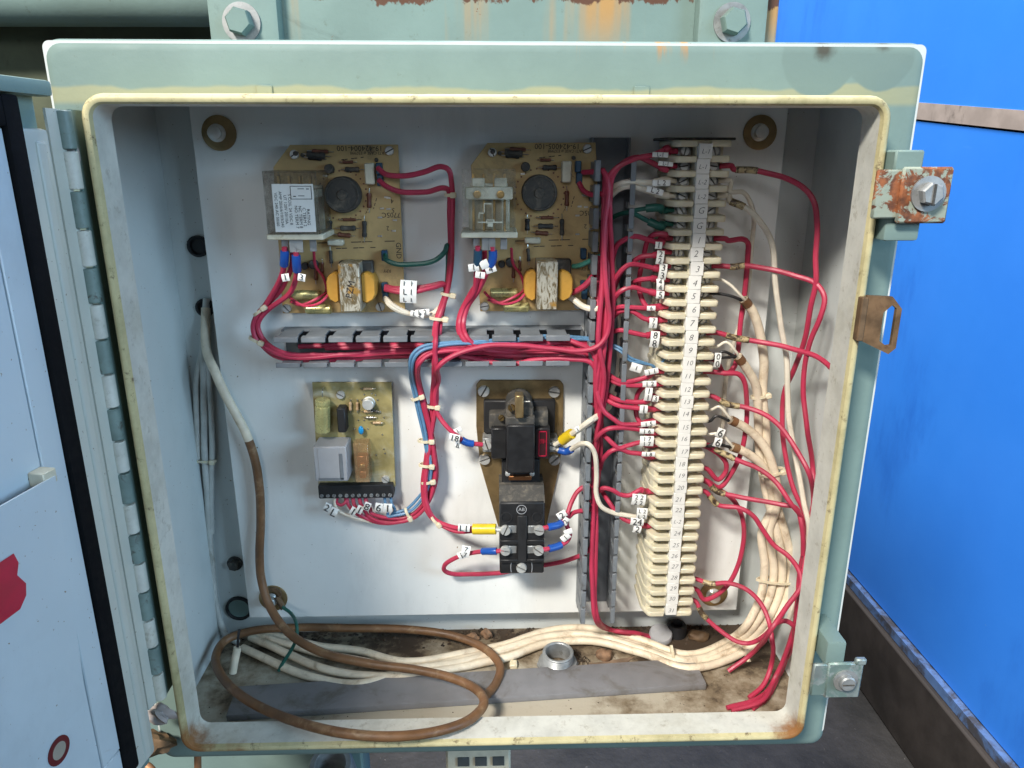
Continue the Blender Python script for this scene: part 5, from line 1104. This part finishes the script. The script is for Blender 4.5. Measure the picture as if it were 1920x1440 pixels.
w = obj('cable', MB().tube(pl[:cut+1], .0036, 12, 0, 1).tube(pl[cut:], .0036, 12, 1, 1), ['cable', 'brown'], None, lab='rusty brown stained cable coiled in a loop on the enclosure floor', cat='cable')
w = W('short beige cable end with black core standing at the left corner', 'cable', [Fl(437, 1262, 4), Fl(441, 1240, 14), Fl(446, 1214, 26)], 3.2, cat='cable', name='cable', n=10)
obj('core', MB().tube([Fl(446, 1214, 26), Fl(447, 1196, 34), Fl(449, 1180, 40)], .0011, 7), 'black', w)
W('thin dark green wire from the bolt lug down to the cables', 'green_wire', [P(530, 1138, 10), P(545, 1150, 14), Fl(556, 1172, 42), Fl(556, 1195, 34), Fl(545, 1220, 22), Fl(530, 1245, 10), Fl(523, 1258, 3)], 1.5)
# lug on the lower left bolt
t = MB().lathe(P(513, 1115, 4), FRONT, [(.0075, 0), (.0075, .0016), (.0042, .0018), (.0042, 0), (.0075, 0)], 22); t.tube([P(520, 1120, 5), P(532, 1142, 9)], .0026, 8, 0, 1)
obj('ring_lug', t, 'rusttab', None, lab='rusty ring lug on the lower left panel bolt', cat='lug')
# --- cable ties
def tie(x, y, h, rx, ang, lab, wall=None, pos=None, depth=.6):
    c = pos or P(x, y, h); s = (c-CAM).dot(FW)/FPX; a = math.radians(ang)
    ax = V((math.cos(a), 0, -math.sin(a))); R_ = rx*s; nrm = V((0, -1, 0)); perp = ax.cross(nrm)
    pts = [c+ax*(R_*math.cos(k*.5236))+nrm*(R_*depth*math.sin(k*.5236)) for k in range(12)]
    mb = MB(); N = len(pts); w = .0011; tk = .0005; vs = []; fs = []
    for p in pts:
        d = (p-c).normalized()
        vs += [p+perp*w+d*tk, p-perp*w+d*tk, p-perp*w-d*tk, p+perp*w-d*tk]
    for i in range(N):
        j = (i+1) % N; fs += [(4*i+k, 4*i+(k+1) % 4, 4*j+(k+1) % 4, 4*j+k) for k in range(4)]
    mb.add(vs, fs); e = c+ax*R_*.75+nrm*R_*depth*.8
    o = obj('cable_tie', mb, 'nylon', None, lab=lab, cat='cable tie', grp='nylon cable ties')
    mt = Matrix((ax, perp, nrm)).transposed().to_4x4(); mt.translation = e
    obj('tie_head', MB().box(-.0023, .0023, -.0020, .0020, -.0012, .0022, .0006, 0, 1, mt), 'nylon', o); return o
tie(488, 583, 26, 15, -35, 'nylon tie on the red loop below the labelled relay')
tie(481, 638, 25, 14, 25, 'nylon tie where the red loop enters the horizontal duct')
tie(843, 366, 26, 9, 0, 'nylon tie where the two arched red wires join')
tie(840, 552, 21, 13, 10, 'nylon tie on the harness beside the L1 tags')
tie(823, 597, 26, 17, 5, 'nylon tie just above the horizontal duct')
tie(783, 746, 17, 12, -20, 'nylon tie on the blue wires beside the small board')
tie(812, 762, 15, 12, 5, 'nylon tie with round head on the red harness')
tie(799, 826, 14, 15, 0, 'nylon tie level with the grey module')
tie(800, 872, 15, 14, 5, 'nylon tie on the harness level with the control relay yoke')
tie(803, 903, 15, 13, -10, 'nylon tie just above the harness split')
tie(766, 963, 14, 12, 65, 'nylon tie on the wires curving under the small board')
tie(818, 977, 21, 11, 45, 'nylon tie on the pair of red wires tagged L1')
tie(1425, 742, 27, 17, -12, 'nylon tie on the upper pair of beige cables')
tie(1447, 885, 30, 24, -15, 'nylon tie where the four beige cables gather')
tie(1460, 1088, 26, 42, 4, 'wide nylon tie round the beige cables above the corner', depth=.28)
tie(0, 0, 0, 26, 80, 'nylon tie round the beige cables beside the duct cover strip', pos=Fl(1262, 1232, 6), depth=.35)
tie(0, 0, 0, 24, 62, 'nylon tie on the beige cables where they bend up', pos=Fl(1395, 1222, 7), depth=.35)
tie(385, 864, 12, 20, 4, 'nylon tie on the grey cables by the left wall', pos=BW(385, 864, 5), depth=.4)

# ------------------------------------------------------------------ loose things on the enclosure floor
d_ = V((.3865, .0257, 0)).normalized(); e_ = V((-d_.y, d_.x, 0))
o_ = V((-.2112, .0484, FLOOR)); Lc, Wc = .387, .034
mt = Matrix((( d_.x, e_.x, 0, o_.x), (d_.y, e_.y, 0, o_.y), (0, 0, 1, o_.z), (0, 0, 0, 1)))
obj('duct_cover', MB().box(0, Lc, 0, Wc, .0008, .0068, .0012, 0, 2, mt), 'cover', None, lab='loose grey duct cover strip lying on the dirty floor', cat='duct cover')
c = Fl(1046, 1250, 0)
ft = thing('conduit_fitting', c, 'short threaded zinc conduit fitting standing on the floor', 'fitting')
KF = 1.2
pf = [(.0088, .0010), (.0088, .0195), (.0094, .0205), (.0106, .0205), (.0112, .0196)]
for k in range(5): z = .0190-k*.0022; pf += [(.0112, z), (.0104, z-.0011)]
pf += [(.0112, .0080), (.0136, .0078), (.0140, .0070), (.0140, .0025), (.0134, .0018), (.0088, .0010)]
obj('body', MB().lathe(c, (0, -.06, 1), [(r*KF, z*.80) for r, z in pf], 32), 'dullsteel', ft)
obj('locknut', MB().lathe(c, (0, 0, 1), [(.0150, .0004), (.0182, .0004), (.0182, .0036), (.0150, .0040)], 8), 'dullsteel', ft)
c = Fl(1238, 1196, 0)
obj('bushing', MB().lathe(c, (0, -.35, 1), [(0, 0), (.0105, 0), (.0105, .007), (.0095, .0085), (0, .0085)], 28), 'relaygrey', None, lab='round grey bushing where the red trunk wires leave the enclosure', cat='bushing')
c = Fl(1268, 1190, 0)
obj('plug', MB().lathe(c, (0, 0, 1), [(0, 0), (.009, 0), (.009, .010), (.0078, .012), (.0055, .012), (.005, .006), (0, .006)], 24), 'soot', None, lab='black plastic plug standing beside the grey bushing', cat='plug')
lump('clay_lump', Fl(1133, 1228, 5), .0055, 'cork', None, (1.25, 1, 1), 11, 3, .25, lab='brown clay lump beside the threaded fitting', cat='lump')
lump('clay_lump', Fl(913, 1190, 4), .0048, 'cork', None, (1, .9, 1.1), 12, 3, .3, lab='brown clay lump by the back wall behind the coiled cable', cat='lump')
lump('clay_lump', Fl(888, 1194, 3), .0040, 'cork', None, (1.3, .9, .8), 13, 3, .3, lab='smaller brown clay crumb next to the lump by the back wall', cat='lump')
lump('clay_lump', Fl(1310, 1192, 4), .0065, 'rusttab', None, (1.6, .8, .8), 14, 3, .3, lab='rusty lump behind the cables below the terminal strip', cat='lump')
q = [Fl(x, y, .8) for x, y in ((1105, 1245), (1190, 1232), (1160, 1255), (1120, 1258))]
obj('card_scrap', MB().add([p+V((0, 0, z)) for z in (0, .0006) for p in q], [(3, 2, 1, 0), (4, 5, 6, 7), (0, 1, 5, 4), (1, 2, 6, 5), (2, 3, 7, 6), (3, 0, 4, 7)]), 'card', None, flat=True, lab='brown card scrap on the floor behind the cover strip', cat='scrap')
for k, (x, y, lab) in enumerate(((630, 1292, 'small cream cable mount on the floor inside the coiled cable'), (800, 1288, 'small cream cable mount just behind the cover strip'), (963, 1250, 'small cream cable mount beside the coil'))):
    c = Fl(x, y, 0); obj('cable_mount', MB().box(c.x-.0032, c.x+.0032, c.y-.004, c.y+.004, FLOOR+.0004, FLOOR+.0045, .0006), 'nylon', None, lab=lab, cat='cable mount')
mb = MB(); rnd = random.Random(21)
def crumb(c, r):
    vs = [c+V((rnd.uniform(-r, r), rnd.uniform(-r, r), z)) for z in (0, 0, 0)]+[c+V((0, 0, r*rnd.uniform(.5, 1)))]
    vs = [c+V((r*math.cos(a), r*math.sin(a)*rnd.uniform(.5, 1), -.0003)) for a in (0, 1.3, 2.6, 3.9, 5.2)]+[c+V((rnd.uniform(-.3, .3)*r, rnd.uniform(-.3, .3)*r, r*rnd.uniform(.4, .9)))]
    mb.add(vs, [(k, (k+1) % 5, 5) for k in range(5)])
for k in range(900):
    x = rnd.uniform(-.245, .245); y = .162-abs(rnd.gauss(0, .012)) if k < 600 else rnd.uniform(.03, .16)
    if k >= 720: x = rnd.uniform(.05, .245); y = .162-abs(rnd.gauss(0, .03))
    crumb(V((x, max(y, .028), FLOOR+.0006)), rnd.choice((.0006, .0008, .001, .0014, .002, .0026)) if y > .135 else rnd.choice((.0005, .0007, .001)))
for k in range(60): crumb(V((rnd.uniform(-.2, .2), .160-abs(rnd.gauss(0, .007)), FLOOR+.0008)), rnd.uniform(.0025, .0045))
obj('dirt_crumbs', mb, 'debris', None, flat=True, kind='stuff', lab='dark dirt crumbs scattered over the enclosure floor', cat='dirt')
for k, (x, y) in enumerate(((1075, 1226), (1092, 1240))):
    rr = random.Random(k+40); m2 = MB()
    for j in range(7):
        a = j*.9+k; c = Fl(x, y, 2); m2.tube([c, c+V((math.cos(a)*.004, math.sin(a)*.004, .003)), c+V((math.cos(a)*.0075, math.sin(a)*.0075, -.0022))], .00035, 5, 0, 3)
    m2.lathe(Fl(x, y, 1), (0, 0, 1), [(0, 0), (.0016, .0006), (.0016, .0016), (0, .0024)], 8)
    obj('dead_spider', m2, 'debris', None, lab=('dead spider beside the threaded fitting', 'dead spider between the fitting and the card scrap')[k], cat='spider')
# ------------------------------------------------------------------ below the enclosure
def under(x, y, d): return atY(x, y, d)
a0, a1 = under(836, 1410, .10), under(958, 1410, .10)
dv = thing('relay_socket', ((a0.x+a1.x)/2, .1, a0.z-.06), 'pale plastic device with square windows below the enclosure', 'socket')
obj('body', MB().box(a0.x, a1.x, .10, .15, a0.z-.06, a0.z+.02, .002), 'cream', dv)
for k in range(3):
    for r_ in range(2):
        x = a0.x+(a1.x-a0.x)*(.18+.27*k); z = a0.z-.006-.016*r_
        obj('window', MB().box(x, x+(a1.x-a0.x)*.18, .0985, .1005, z-.009, z), 'ductdark', dv)
a = under(620, 1430, .10)
obj('hose', MB().lathe(a+V((0, 0, -.004)), (0, -.5, 1), [(.020, -.05), (.020, 0), (.018, .003), (.014, .003), (.0125, 0), (.0125, -.05)], 30), 'dullsteel', None, lab='grey hose end below the enclosure', cat='hose')
M['copperpipe'] = simple('dull_copper', (.40, .20, .10, 1), .5, .6)
obj('pipe', MB().tube([under(238, 1398, .03), under(246, 1420, .03), under(262, 1432, .028), under(280, 1440, .025), under(300, 1470, .02)], .0032, 10), 'copperpipe', None, lab='thin copper tube bending away below the hinge corner', cat='pipe')
obj('pipe', MB().tube([under(371, 1395, .05), under(372, 1480, .05)], .0028, 10, 0, 1), 'copperpipe', None, lab='thin straight copper tube below the enclosure', cat='pipe')
b0 = under(200, 1412, .14); b1 = under(640, 1412, .14)
ps = thing('lower_bracket', ((b0.x+b1.x)/2, .15, b0.z-.2), 'green steel bracket plate below the enclosure', 'bracket')
obj('plate', MB().box(b0.x, b1.x, .15, .165, b0.z-.25, b0.z+.03, .002), 'greenpart', ps)
obj('flange', MB().box(b1.x+.004, b1.x+.022, .13, .165, b0.z-.25, b0.z+.03, .002), 'greenpart', ps)
